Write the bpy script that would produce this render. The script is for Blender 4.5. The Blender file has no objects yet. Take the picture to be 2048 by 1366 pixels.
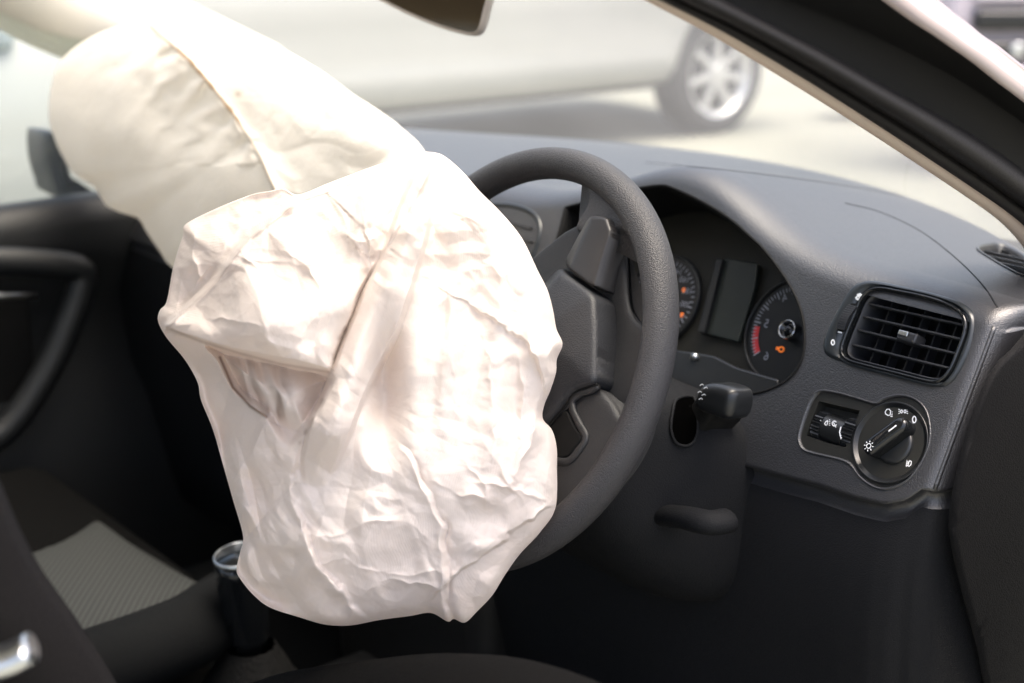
import bpy, bmesh, math, random
import numpy as np
from mathutils import Vector, Matrix
from mathutils.geometry import delaunay_2d_cdt
from mathutils.bvhtree import BVHTree
R = math.radians
scene = bpy.context.scene
COL = scene.collection
rng = np.random.RandomState(7)
random.seed(7)

# ------------------------------------------------------------------ camera, sky, sun, exposure
CAMZ = 1.22
YAW, PITCH, FPX = 50.0, 17.0, 2844.4
cam_d = bpy.data.cameras.new('camera'); cam = bpy.data.objects.new('camera', cam_d); COL.objects.link(cam)
cam.location = (0, 0, CAMZ); cam.rotation_euler = (R(90 - PITCH), 0, R(YAW))
cam_d.lens = 50; cam_d.sensor_width = 36; cam_d.clip_start = 0.02; cam_d.clip_end = 400
cam_d.dof.use_dof = True; cam_d.dof.focus_distance = 1.10; cam_d.dof.aperture_fstop = 4.2
cam_d.dof.aperture_blades = 7
scene.camera = cam
SUN_EL, SUN_AZ = 76.0, 60.0       # azimuth measured from +Y towards +X
w = bpy.data.worlds.new("World"); scene.world = w; w.use_nodes = True
nt = w.node_tree; bg = nt.nodes['Background']
sky = nt.nodes.new('ShaderNodeTexSky'); sky.sky_type = 'NISHITA'; sky.sun_disc = False
sky.sun_elevation = R(SUN_EL); sky.sun_rotation = R(SUN_AZ); sky.air_density = 1.0; sky.dust_density = 8.0; sky.ozone_density = .3
nt.links.new(sky.outputs[0], bg.inputs[0]); bg.inputs[1].default_value = 0.15
sd = bpy.data.lights.new('sun', 'SUN'); sd.energy = 0.9; sd.angle = R(40); sd.color = (1, .93, .86)
so = bpy.data.objects.new('sun', sd); COL.objects.link(so)
az, el = R(SUN_AZ), R(SUN_EL)
so.rotation_euler = Vector((-math.sin(az)*math.cos(el), -math.cos(az)*math.cos(el), -math.sin(el))).to_track_quat('-Z', 'Y').to_euler()
vs = scene.view_settings; vs.view_transform = 'Standard'; vs.look = 'None'; vs.gamma = 1; vs.exposure = 1.92
scene.cycles.max_bounces = 8; scene.cycles.transparent_max_bounces = 8
scene.cycles.use_denoising = True

# ------------------------------------------------------------------ projection (photograph pixels 2048x1366 <-> world)
cy_, sy_, cp_, sp_ = math.cos(R(YAW)), math.sin(R(YAW)), math.cos(R(PITCH)), math.sin(R(PITCH))
CF = np.array([-sy_*cp_, cy_*cp_, -sp_]); CR = np.array([cy_, sy_, 0.]); CU = np.cross(CR, CF)
C0 = np.array([0, 0, CAMZ])
def ray(x, y):
    x = np.asarray(x, float); y = np.asarray(y, float)
    return CF + ((x-1024)/FPX)[..., None]*CR + ((683-y)/FPX)[..., None]*CU
def at(x, y, t): return C0 + ray(x, y)*np.asarray(t, float)[..., None]
def on_plane(x, y, p0, n):
    d = ray(x, y); t = np.dot(np.asarray(p0)-C0, n)/(d@np.asarray(n)); return C0 + d*t[..., None]
def at_x(x, y, X): return on_plane(x, y, (X, 0, 0), (1, 0, 0))
def at_z(x, y, Z): return on_plane(x, y, (0, 0, Z), (0, 0, 1))
def at_y(x, y, Y): return on_plane(x, y, (0, Y, 0), (0, 1, 0))
class Frame:
    """A local frame: origin o, axes a (right), b (up), n (towards viewer side)."""
    def __init__(s, o, a, b):
        s.o = np.array(o, float); s.a = np.array(a, float)/np.linalg.norm(a)
        b = np.array(b, float); b -= s.a*np.dot(b, s.a); s.b = b/np.linalg.norm(b); s.n = np.cross(s.a, s.b)
    def P(s, u, v, w=0.):
        u, v, w = np.broadcast_arrays(np.asarray(u, float), np.asarray(v, float), np.asarray(w, float))
        return s.o + u[..., None]*s.a + v[..., None]*s.b + w[..., None]*s.n
    def px(s, x, y, w=0.):
        """pixel -> (u, v) on the plane w."""
        p = on_plane(x, y, s.o + s.n*w, s.n) - s.o
        return np.stack([p@s.a, p@s.b], -1)

# ------------------------------------------------------------------ object helpers
def tag(o, label=None, cat=None, group=None, kind=None):
    if label: o['label'] = label
    if cat: o['category'] = cat
    if group: o['group'] = group
    if kind: o['kind'] = kind
    return o
def thing(name, loc, label, cat, group=None):
    o = bpy.data.objects.new(name, None); COL.objects.link(o); o.location = loc; o.empty_display_size = .02
    o['origin'] = [float(v) for v in loc]
    return tag(o, label, cat, group)
def org(parent):
    return np.array(parent['origin']) if parent is not None and 'origin' in parent.keys() else np.zeros(3)
def obj(name, V, F, mat, parent=None, smooth=True, bevel=0, subsurf=0, solid=0, attr=None, seg=2, auto=None):
    V = np.asarray(V, float).reshape(-1, 3) - org(parent)
    me = bpy.data.meshes.new(name); me.from_pydata(V.tolist(), [], [list(map(int, f)) for f in F]); me.update()
    if smooth: me.polygons.foreach_set('use_smooth', [True]*len(me.polygons))
    if attr:
        for k, a in attr.items():
            at_ = me.attributes.new(k, 'FLOAT', 'POINT'); at_.data.foreach_set('value', np.asarray(a, np.float32))
    o = bpy.data.objects.new(name, me); COL.objects.link(o)
    if mat: me.materials.append(mat)
    if parent is not None:
        o.parent = parent; o['origin'] = parent['origin']
    if solid:
        m = o.modifiers.new('s', 'SOLIDIFY'); m.thickness = solid; m.offset = -1
    if bevel:
        m = o.modifiers.new('b', 'BEVEL'); m.width = bevel; m.segments = seg; m.limit_method = 'ANGLE'; m.angle_limit = R(35)
        m2 = o.modifiers.new('w', 'WEIGHTED_NORMAL'); m2.keep_sharp = True
    if subsurf:
        m = o.modifiers.new('u', 'SUBSURF'); m.levels = subsurf; m.render_levels = subsurf
    return o
def grid_faces(nr, nc, closed=False):
    F = []
    for i in range(nr-1):
        for j in range(nc if closed else nc-1):
            j2 = (j+1) % nc
            F.append((i*nc+j, i*nc+j2, (i+1)*nc+j2, (i+1)*nc+j))
    return F
def loft(rows, closed=True, caps=False):
    """rows: list of (n,3) arrays."""
    nc = len(rows[0]); V = np.concatenate(rows); F = grid_faces(len(rows), nc, closed)
    if caps:
        F.append(tuple(range(nc))[::-1]); F.append(tuple((len(rows)-1)*nc+k for k in range(nc)))
    return V, F
def spline(pts, n, closed=False):
    """Catmull-Rom through pts resampled evenly to n points (any dimension)."""
    P = np.asarray(pts, float); m = len(P)
    if closed: Q = np.concatenate([P[-1:], P, P[:2]])
    else: Q = np.concatenate([2*P[:1]-P[1:2], P, 2*P[-1:]-P[-2:-1]])
    out = []
    segs = m if closed else m-1
    for i in range(segs):
        p0, p1, p2, p3 = Q[i], Q[i+1], Q[i+2], Q[i+3]
        t = np.linspace(0, 1, 24, endpoint=False)[:, None]
        out.append(.5*((2*p1)+(-p0+p2)*t+(2*p0-5*p1+4*p2-p3)*t**2+(-p0+3*p1-3*p2+p3)*t**3))
    out = np.concatenate(out+[Q[1:2] if closed else Q[-2:-1]])
    d = np.r_[0, np.cumsum(np.linalg.norm(np.diff(out, axis=0), axis=1))]
    s = np.linspace(0, d[-1], n, endpoint=not closed)
    return np.stack([np.interp(s, d, out[:, k]) for k in range(out.shape[1])], -1)
def resample(pts, n, closed=False):
    P = np.asarray(pts, float)
    if closed: P = np.concatenate([P, P[:1]])
    d = np.r_[0, np.cumsum(np.linalg.norm(np.diff(P, axis=0), axis=1))]
    s = np.linspace(0, d[-1], n, endpoint=not closed)
    return np.stack([np.interp(s, d, P[:, k]) for k in range(P.shape[1])], -1)
def tube(path, r, n=12, caps=True, flat=1.0, up=(0, 0, 1)):
    P = np.asarray(path, float); m = len(P); r = np.broadcast_to(np.asarray(r, float), (m,))
    T = np.gradient(P, axis=0); T /= np.linalg.norm(T, axis=1)[:, None]+1e-12
    rows = []; up = np.array(up, float)
    for i in range(m):
        x = np.cross(T[i], up); x /= np.linalg.norm(x)+1e-12; y = np.cross(x, T[i])
        a = np.linspace(0, 2*np.pi, n, endpoint=False)
        rows.append(P[i]+r[i]*(np.cos(a)[:, None]*x+flat*np.sin(a)[:, None]*y))
    return loft(rows, True, caps)
def box(lo, hi):
    x0, y0, z0 = lo; x1, y1, z1 = hi
    V = [(x, y, z) for x in (x0, x1) for y in (y0, y1) for z in (z0, z1)]
    return V, [(0, 1, 3, 2), (4, 6, 7, 5), (0, 4, 5, 1), (2, 3, 7, 6), (0, 2, 6, 4), (1, 5, 7, 3)]
def fbox(fr, u0, u1, v0, v1, w0, w1):
    V = [fr.P(u, v, w_) for u in (u0, u1) for v in (v0, v1) for w_ in (w0, w1)]
    return V, box((0, 0, 0), (1, 1, 1))[1]
def merge(parts):
    V, F, k = [], [], 0
    for v, f in parts:
        v = np.asarray(v, float).reshape(-1, 3); V.append(v); F += [tuple(i+k for i in g) for g in f]; k += len(v)
    return np.concatenate(V), F
def prism(fr, poly, w0, w1):
    """Extruded polygon, poly (n,2) in the frame; top at w1."""
    poly = np.asarray(poly, float); n = len(poly)
    a = 0.5*np.sum(poly[:, 0]*np.roll(poly[:, 1], -1)-np.roll(poly[:, 0], -1)*poly[:, 1])
    if a < 0: poly = poly[::-1]
    V = np.concatenate([fr.P(poly[:, 0], poly[:, 1], w0), fr.P(poly[:, 0], poly[:, 1], w1)])
    F = [tuple(range(n))[::-1], tuple(range(n, 2*n))]+[(i, (i+1) % n, n+(i+1) % n, n+i) for i in range(n)]
    return V, F
def shrink(poly, f=None, d=None):
    """Moves a closed outline inwards by d (same units), smoothly."""
    P = np.asarray(poly, float); T = np.roll(P, -1, 0)-np.roll(P, 1, 0); T /= np.linalg.norm(T, axis=1)[:, None]+1e-12
    N = np.stack([-T[:, 1], T[:, 0]], -1)
    a = 0.5*np.sum(P[:, 0]*np.roll(P[:, 1], -1)-np.roll(P[:, 0], -1)*P[:, 1])
    return P+N*d*(1 if a > 0 else -1)
def pillow(fr, poly, heights, insets, close=True):
    """Rounded plate: outlines inset step by step at rising heights, closed by a fan."""
    rows = []
    for h, d in zip(heights, insets):
        q = shrink(poly, d=d); rows.append(fr.P(q[:, 0], q[:, 1], h))
    V, F = loft(rows, True)
    if close:
        n = len(poly); c = rows[-1].mean(0); V = np.concatenate([V, c[None]]); k = len(V)-1; b = (len(rows)-1)*n
        F += [(b+i, b+(i+1) % n, k) for i in range(n)]
    a = 0.5*np.sum(poly[:, 0]*np.roll(poly[:, 1], -1)-np.roll(poly[:, 0], -1)*poly[:, 1])
    if a < 0: F = [f[::-1] for f in F]
    return V, F
def dome(fr, poly, prof, w_side=-.01, n=140, step=.004, tilt=None):
    """Plate with a rounded edge: height is prof(distance from the outline); any outline shape."""
    P = resample(poly, n, True)
    a = 0.5*np.sum(P[:, 0]*np.roll(P[:, 1], -1)-np.roll(P[:, 0], -1)*P[:, 1])
    if a < 0: P = P[::-1]
    lo, hi = P.min(0), P.max(0)
    pts = [P]
    for dd in (.0006, .0014, .0026, .0042):
        q = shrink(P, d=dd); d_ = sdist(q[:, 0], q[:, 1], P); pts.append(q[d_ > dd*.85])
    gx, gy = np.meshgrid(np.arange(lo[0], hi[0], step), np.arange(lo[1], hi[1], step*.87)); gx[::2] += step/2
    gx = gx.ravel(); gy = gy.ravel(); d_ = sdist(gx, gy, P); pts.append(np.stack([gx, gy], -1)[d_ > .0052])
    Q = np.concatenate(pts)
    v, e, f, *_ = delaunay_2d_cdt([Vector(p) for p in Q], [(i, (i+1) % n) for i in range(n)], [], 1, 1e-7, False)
    v = np.array([k[:] for k in v]); d_ = np.maximum(sdist(v[:, 0], v[:, 1], P), 0)
    h = prof(d_)
    if tilt is not None: h = h+tilt(v[:, 0], v[:, 1])
    V = fr.P(v[:, 0], v[:, 1], h); F = [tuple(k) for k in f]
    k0 = len(V); V = np.concatenate([V, fr.P(P[:, 0], P[:, 1], w_side)])
    # outline vertices are the first n inputs and keep their order
    F += [(k0+i, k0+(i+1) % n, (i+1) % n, i) for i in range(n)]
    return V, F
def edge_prof(top, r, bulge=0., L=.03):
    return lambda d: top-r+r*np.sqrt(np.clip(1-(1-np.clip(d/r, 0, 1))**2, 0, 1))+bulge*(1-np.exp(-d/L))
def stroke(fr, pts, width, w_, closed=False):
    """A flat ribbon with a little thickness along pts (u,v)."""
    P = np.asarray(pts, float)
    if closed: P = np.concatenate([P, P[:1]])
    T = np.gradient(P, axis=0); T /= np.linalg.norm(T, axis=1)[:, None]+1e-12
    N = np.stack([-T[:, 1], T[:, 0]], -1)*width/2
    A, B = P+N, P-N
    V = np.concatenate([fr.P(A[:, 0], A[:, 1], w_), fr.P(B[:, 0], B[:, 1], w_)]); m = len(P)
    return V, [(m+i, m+i+1, i+1, i) for i in range(m-1)]
def ell(cx, cy, rx, ry, n=28, a0=0, a1=360):
    a = np.radians(np.linspace(a0, a1, n)); return np.stack([cx+rx*np.cos(a), cy+ry*np.sin(a)], -1)
def text_mesh(s, size, fr, u, v, w_, mirror=False, rot=0):
    c = bpy.data.curves.new('t', 'FONT'); c.body = s; c.size = size; c.align_x = 'CENTER'; c.align_y = 'CENTER'; c.resolution_u = 3
    o = bpy.data.objects.new('t', c); COL.objects.link(o)
    me = bpy.data.meshes.new_from_object(o.evaluated_get(bpy.context.evaluated_depsgraph_get()))
    P = np.array([x.co[:] for x in me.vertices]); F = [tuple(p.vertices) for p in me.polygons]
    bpy.data.objects.remove(o); bpy.data.curves.remove(c)
    if mirror: P[:, 0] *= -1; F = [f[::-1] for f in F]
    a = R(rot); x = P[:, 0]*math.cos(a)-P[:, 1]*math.sin(a); y = P[:, 0]*math.sin(a)+P[:, 1]*math.cos(a)
    return fr.P(u+x, v+y, w_), F

# ------------------------------------------------------------------ numpy noise
_T = rng.rand(256, 256)*2-1
def _h(i, j, s): return _T[(i+s*17) % 256, (j*3+s*31+i//256) % 256]
def facets(x, y, s=0):
    """Piecewise-linear on a triangular lattice: creased facets."""
    u = x-y/math.sqrt(3); v = 2*y/math.sqrt(3)
    iu = np.floor(u).astype(int); iv = np.floor(v).astype(int); fu = u-iu; fv = v-iv
    lo = fu+fv < 1
    a = _h(iu, iv, s); b = _h(iu+1, iv, s); c = _h(iu, iv+1, s); d = _h(iu+1, iv+1, s)
    return np.where(lo, a+(b-a)*fu+(c-a)*fv, d+(b-d)*(1-fv)+(c-d)*(1-fu))
def snoise(x, y, s=0):
    i = np.floor(x).astype(int); j = np.floor(y).astype(int); f = x-i; g = y-j
    f = f*f*f*(f*(f*6-15)+10); g = g*g*g*(g*(g*6-15)+10)
    return (_h(i, j, s)*(1-f)+_h(i+1, j, s)*f)*(1-g)+(_h(i, j+1, s)*(1-f)+_h(i+1, j+1, s)*f)*g
def seg_dist(x, y, poly, closed=False):
    """distance, side (+ left of travel), parameter 0..1 to a polyline."""
    P = np.asarray(poly, float)
    if closed: P = np.concatenate([P, P[:1]])
    L = np.r_[0, np.cumsum(np.linalg.norm(np.diff(P, axis=0), axis=1))]
    best = np.full(x.shape, 1e9); side = np.zeros(x.shape); par = np.zeros(x.shape)
    for k in range(len(P)-1):
        a, b = P[k], P[k+1]; d = b-a; l2 = d@d
        t = np.clip(((x-a[0])*d[0]+(y-a[1])*d[1])/l2, 0, 1)
        dx = x-a[0]-t*d[0]; dy = y-a[1]-t*d[1]; q = np.hypot(dx, dy)
        m = q < best-1e-9
        best = np.where(m, q, best); side = np.where(m, np.sign(d[0]*dy-d[1]*dx), side)
        par = np.where(m, (L[k]+t*math.sqrt(l2))/L[-1], par)
    return best, side, par
def inside(x, y, poly):
    P = np.asarray(poly, float); c = np.zeros(np.shape(x), bool); n = len(P)
    for i in range(n):
        x0, y0 = P[i]; x1, y1 = P[(i+1) % n]
        if y0 == y1: continue
        m = ((y0 > y) != (y1 > y)) & (x < (x1-x0)*(y-y0)/(y1-y0)+x0); c ^= m
    return c
def sdist(x, y, poly):
    d, _, _ = seg_dist(x, y, poly, True); return np.where(inside(x, y, poly), d, -d)
def sstep(a, b, x):
    t = np.clip((x-a)/(b-a), 0, 1); return t*t*(3-2*t)

# ------------------------------------------------------------------ materials
def mat_new(name):
    m = bpy.data.materials.new(name); m.use_nodes = True
    return m, m.node_tree, m.node_tree.nodes['Principled BSDF']
def plastic(name, col, rough=.45, grain=None, bump=.0, spec=.5, var=.12, metal=0, coat=0, deep=.4):
    m, nt, b = mat_new(name); N = nt.nodes.new; L = nt.links.new
    b.inputs['Roughness'].default_value = rough; b.inputs['Metallic'].default_value = metal
    b.inputs['Specular IOR Level'].default_value = spec; b.inputs['Coat Weight'].default_value = coat; b.inputs['Coat Roughness'].default_value = .42 if grain else .03
    tc = N('ShaderNodeTexCoord')
    n1 = N('ShaderNodeTexNoise'); n1.inputs['Scale'].default_value = 9; n1.inputs['Detail'].default_value = 5; L(tc.outputs['Object'], n1.inputs['Vector'])
    mr = N('ShaderNodeMapRange'); mr.inputs['To Min'].default_value = 1-var; mr.inputs['To Max'].default_value = 1+var; L(n1.outputs[0], mr.inputs['Value'])
    mx = N('ShaderNodeVectorMath'); mx.operation = 'SCALE'; mx.inputs[0].default_value = col[:3]; L(mr.outputs[0], mx.inputs['Scale'])
    L(mx.outputs[0], b.inputs['Base Color'])
    if grain:
        v = N('ShaderNodeTexVoronoi'); v.feature = 'SMOOTH_F1'; v.inputs['Scale'].default_value = grain
        v.inputs['Smoothness'].default_value = .35
        n2 = N('ShaderNodeTexNoise'); n2.inputs['Scale'].default_value = grain*.6; n2.inputs['Detail'].default_value = 2
        wv = N('ShaderNodeVectorMath'); wv.operation = 'MULTIPLY_ADD'; wv.inputs[1].default_value = (.9/grain,)*3
        L(tc.outputs['Object'], n2.inputs['Vector']); L(n2.outputs[1], wv.inputs[0]); L(tc.outputs['Object'], wv.inputs[2]); L(wv.outputs[0], v.inputs['Vector'])
        bp = N('ShaderNodeBump'); bp.inputs['Strength'].default_value = bump; bp.inputs['Distance'].default_value = deep/grain; bp.invert = True
        L(v.outputs['Distance'], bp.inputs['Height']); L(bp.outputs[0], b.inputs['Normal'])
        m3 = N('ShaderNodeMapRange'); m3.inputs['From Max'].default_value = .8; m3.inputs['To Min'].default_value = rough-.06; m3.inputs['To Max'].default_value = rough+.12
        L(v.outputs['Distance'], m3.inputs['Value']); L(m3.outputs[0], b.inputs['Roughness'])
    return m
def flat(name, col, rough=.5, emit=0, metal=0):
    m, nt, b = mat_new(name); b.inputs['Base Color'].default_value = (*col, 1); b.inputs['Roughness'].default_value = rough; b.inputs['Metallic'].default_value = metal
    if emit: b.inputs['Emission Color'].default_value = (*col, 1); b.inputs['Emission Strength'].default_value = emit
    return m
def bag_cloth(name, col, shade, trans=.3, stain_shade_col=(.18, .11, .06), crease=1.):
    m, nt, b = mat_new(name); N = nt.nodes.new; L = nt.links.new
    tc = N('ShaderNodeTexCoord')
    n1 = N('ShaderNodeTexNoise'); n1.inputs['Scale'].default_value = 14; n1.inputs['Detail'].default_value = 6; L(tc.outputs['Object'], n1.inputs['Vector'])
    r1 = N('ShaderNodeMapRange'); r1.inputs['From Min'].default_value = .35; r1.inputs['From Max'].default_value = .7; L(n1.outputs[0], r1.inputs['Value'])
    mx = N('ShaderNodeMix'); mx.data_type = 'RGBA'; mx.inputs[6].default_value = (*col, 1); mx.inputs[7].default_value = (*shade, 1); L(r1.outputs[0], mx.inputs[0])
    at_ = N('ShaderNodeAttribute'); at_.attribute_name = 'stain_shade'
    m2 = N('ShaderNodeMix'); m2.data_type = 'RGBA'; L(at_.outputs['Fac'], m2.inputs[0]); L(mx.outputs[2], m2.inputs[6]); m2.inputs[7].default_value = (*stain_shade_col, 1)
    L(m2.outputs[2], b.inputs['Base Color'])
    b.inputs['Roughness'].default_value = .62; b.inputs['Sheen Weight'].default_value = .15; b.inputs['Specular IOR Level'].default_value = .3
    # weave
    wa = N('ShaderNodeTexWave'); wa.inputs['Scale'].default_value = 330; wa.inputs['Distortion'].default_value = .4; wa.bands_direction = 'X'
    wb = N('ShaderNodeTexWave'); wb.inputs['Scale'].default_value = 330; wb.inputs['Distortion'].default_value = .4; wb.bands_direction = 'Z'
    L(tc.outputs['Object'], wa.inputs[0]); L(tc.outputs['Object'], wb.inputs[0])
    ad = N('ShaderNodeMath'); L(wa.outputs[1], ad.inputs[0]); L(wb.outputs[1], ad.inputs[1])
    bp = N('ShaderNodeBump'); bp.inputs['Strength'].default_value = .12; bp.inputs['Distance'].default_value = .0006; L(ad.outputs[0], bp.inputs['Height'])
    n3 = N('ShaderNodeTexNoise'); n3.inputs['Scale'].default_value = 90; n3.inputs['Detail'].default_value = 3; n3.inputs['Distortion'].default_value = 1.2; L(tc.outputs['Object'], n3.inputs['Vector'])
    n4 = N('ShaderNodeTexNoise'); n4.inputs['Scale'].default_value = 22; n4.inputs['Detail'].default_value = 2; L(tc.outputs['Object'], n4.inputs['Vector'])
    wv = N('ShaderNodeVectorMath'); wv.operation = 'MULTIPLY_ADD'; wv.inputs[1].default_value = (.05,)*3; L(n4.outputs[1], wv.inputs[0]); L(tc.outputs['Object'], wv.inputs[2])
    prev = bp
    for sc_v, st_v, ds_v in ((38, .13, .007), (85, .12, .0035)):
        vo = N('ShaderNodeTexVoronoi'); vo.feature = 'F2'; vo.inputs['Scale'].default_value = sc_v; L(wv.outputs[0], vo.inputs['Vector'])
        vb = N('ShaderNodeBump'); vb.inputs['Strength'].default_value = st_v*crease; vb.inputs['Distance'].default_value = ds_v; L(vo.outputs['Distance'], vb.inputs['Height']); L(prev.outputs[0], vb.inputs['Normal']); prev = vb
    bp = prev
    bp2 = N('ShaderNodeBump'); bp2.inputs['Strength'].default_value = .10; bp2.inputs['Distance'].default_value = .003; L(n3.outputs[0], bp2.inputs['Height']); L(bp.outputs[0], bp2.inputs['Normal'])
    L(bp2.outputs[0], b.inputs['Normal'])
    tr = N('ShaderNodeBsdfTranslucent'); L(m2.outputs[2], tr.inputs[0]); L(bp2.outputs[0], tr.inputs[1])
    ms = N('ShaderNodeMixShader'); ms.inputs[0].default_value = trans; L(b.outputs[0], ms.inputs[1]); L(tr.outputs[0], ms.inputs[2])
    L(ms.outputs[0], nt.nodes['Material Output'].inputs[0])
    return m
def glass(name, tint=(1, 1, 1), dirt=.06):
    m, nt, b = mat_new(name); N = nt.nodes.new; L = nt.links.new
    t = N('ShaderNodeBsdfTransparent'); t.inputs[0].default_value = (*tint, 1)
    g = N('ShaderNodeBsdfGlossy'); g.inputs['Roughness'].default_value = .02
    fr = N('ShaderNodeFresnel'); fr.inputs[0].default_value = 1.35
    ms = N('ShaderNodeMixShader'); L(fr.outputs[0], ms.inputs[0]); L(t.outputs[0], ms.inputs[1]); L(g.outputs[0], ms.inputs[2])
    df = N('ShaderNodeBsdfTranslucent'); df.inputs[0].default_value = (.9, .92, .9, 1)
    n = N('ShaderNodeTexNoise'); n.inputs['Scale'].default_value = 3; tc = N('ShaderNodeTexCoord'); L(tc.outputs['Object'], n.inputs['Vector'])
    mr = N('ShaderNodeMapRange'); mr.inputs['To Min'].default_value = dirt*.6; mr.inputs['To Max'].default_value = dirt*1.4; L(n.outputs[0], mr.inputs['Value'])
    m2 = N('ShaderNodeMixShader'); L(mr.outputs[0], m2.inputs[0]); L(ms.outputs[0], m2.inputs[1]); L(df.outputs[0], m2.inputs[2])
    L(m2.outputs[0], nt.nodes['Material Output'].inputs[0]); return m
M = {}
M['dash'] = plastic('dash_plastic', (.010, .0105, .013), .38, 900, .7, .95, coat=.45)
M['dash_low'] = plastic('dash_lower_plastic', (.008, .0085, .0098), .62, 900, .6, .14)
M['cap'] = plastic('end_cap_plastic', (.0055, .0055, .006), .7, 800, .5, .1)
M['rim'] = plastic('wheel_leather', (.033, .032, .034), .45, 1000, .8, .5, deep=.6)
M['wheel'] = plastic('wheel_plastic', (.020, .020, .021), .45, 900, .35, .45)
M['hub'] = plastic('hub_plastic', (.019, .020, .023), .42, 800, .5, .45)
M['trim'] = plastic('wheel_trim', (.021, .020, .021), .42, None, 0, .5, .06)
M['black'] = plastic('satin_black', (.012, .013, .014), .32, None, 0, .5, .1)
M['gloss'] = plastic('gloss_black', (.008, .009, .010), .12, None, 0, .5, .05)
M['matt'] = plastic('matt_black', (.006, .006, .006), .65, None, 0, .15, .1)
M['vent'] = plastic('vent_frame_plastic', (.018, .022, .025), .30, None, 0, .5, .06)
M['slat'] = plastic('vent_slat_plastic', (.022, .023, .026), .38, None, 0, .5, .06)
M['panel'] = plastic('switch_panel_plastic', (.016, .016, .014), .42, 1500, .2, .4)
M['chrome'] = flat('chrome', (.75, .76, .78), .14, metal=1)
M['satin'] = flat('satin_metal', (.55, .57, .58), .3, metal=1)
M['print'] = flat('white_print', (.8, .82, .84), .6)
M['rubber'] = plastic('door_seal_rubber', (.008, .007, .007), .55, 700, .15, .3, .15)
M['pillar'] = plastic('beige_pillar_trim', (.52, .43, .36), .7, 1200, .15, .3, .05)
M['cream'] = plastic('cream_headlining', (.66, .63, .55), .8, 800, .2, .2, .05)
M['paint'] = plastic('white_car_paint', (.35, .355, .335), .3, None, 0, .5, .03, coat=.6)
M['paint2'] = plastic('pillar_car_paint', (.38, .315, .305), .22, None, 0, .5, .04, coat=1)
M['floor'] = plastic('carpet', (.010, .011, .011), .9, 300, .4, .1, .3)
M['door'] = plastic('door_plastic', (.008, .009, .010), .5, 600, .2, .4)
M['dark'] = plastic('console_plastic', (.006, .006, .006), .5, 700, .2, .4)
M['belt'] = plastic('seat_fabric_grey', (.008, .0068, .0068), .8, 500, .3, .2)
M['glass'] = glass('windscreen_glass', (.78, .80, .78), .055)
M['sideglass'] = glass('side_glass', (.93, .96, .95), .03)
M['mirrorg'] = flat('mirror_glass', (.10, .08, .06), .04, metal=1)
M['drbag'] = bag_cloth('driver_airbag_nylon', (.85, .775, .72), (.84, .75, .69), .30, (.22, .13, .08))
M['psbag'] = bag_cloth('passenger_airbag_nylon', (.90, .865, .80), (.88, .84, .77), .38, (.30, .17, .06), .5)
M['seam'] = flat('seam_thread', (.55, .42, .28), .8)
M['tyre'] = plastic('tyre_rubber', (.03, .03, .032), .7, None, 0, .3)
M['alloy'] = flat('alloy_rim', (.72, .72, .72), .3, metal=.6)
def seat_mat():
    m, nt, b = mat_new('dotted_seat_fabric'); N = nt.nodes.new; L = nt.links.new
    tc = N('ShaderNodeTexCoord'); v = N('ShaderNodeTexVoronoi'); v.voronoi_dimensions = '2D'; v.inputs['Scale'].default_value = 150; v.inputs['Randomness'].default_value = .0
    mp = N('ShaderNodeMapping'); mp.inputs['Rotation'].default_value = (0, 0, R(40)); L(tc.outputs['Object'], mp.inputs[0]); L(mp.outputs[0], v.inputs['Vector'])
    r = N('ShaderNodeMapRange'); r.inputs['From Min'].default_value = .25; r.inputs['From Max'].default_value = .45; L(v.outputs['Distance'], r.inputs['Value'])
    mx = N('ShaderNodeMix'); mx.data_type = 'RGBA'; mx.inputs[6].default_value = (.042, .046, .043, 1); mx.inputs[7].default_value = (.011, .012, .0115, 1); L(r.outputs[0], mx.inputs[0])
    L(mx.outputs[2], b.inputs['Base Color']); b.inputs['Roughness'].default_value = .85; return m
M['seat'] = seat_mat()
def ground_mat():
    m, nt, b = mat_new('pale_asphalt'); N = nt.nodes.new; L = nt.links.new
    tc = N('ShaderNodeTexCoord'); n = N('ShaderNodeTexNoise'); n.inputs['Scale'].default_value = .9; n.inputs['Detail'].default_value = 8; L(tc.outputs['Object'], n.inputs['Vector'])
    n2 = N('ShaderNodeTexNoise'); n2.inputs['Scale'].default_value = 60; n2.inputs['Detail'].default_value = 3; L(tc.outputs['Object'], n2.inputs['Vector'])
    a = N('ShaderNodeMath'); a.operation = 'MULTIPLY'; L(n.outputs[0], a.inputs[0]); L(n2.outputs[0], a.inputs[1])
    cr = N('ShaderNodeMapRange'); cr.inputs['From Min'].default_value = .12; cr.inputs['From Max'].default_value = .4; L(a.outputs[0], cr.inputs['Value'])
    mx = N('ShaderNodeMix'); mx.data_type = 'RGBA'; mx.inputs[6].default_value = (.19, .195, .165, 1); mx.inputs[7].default_value = (.26, .265, .225, 1); L(cr.outputs[0], mx.inputs[0])
    L(mx.outputs[2], b.inputs['Base Color']); b.inputs['Roughness'].default_value = .9; return m
M['ground'] = ground_mat()

# ------------------------------------------------------------------ the ground
g = obj('ground', [(-150, -150, 0), (150, -150, 0), (150, 150, 0), (-150, 150, 0)], [(0, 1, 2, 3)], M['ground'], smooth=False); tag(g, kind='structure')

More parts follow.
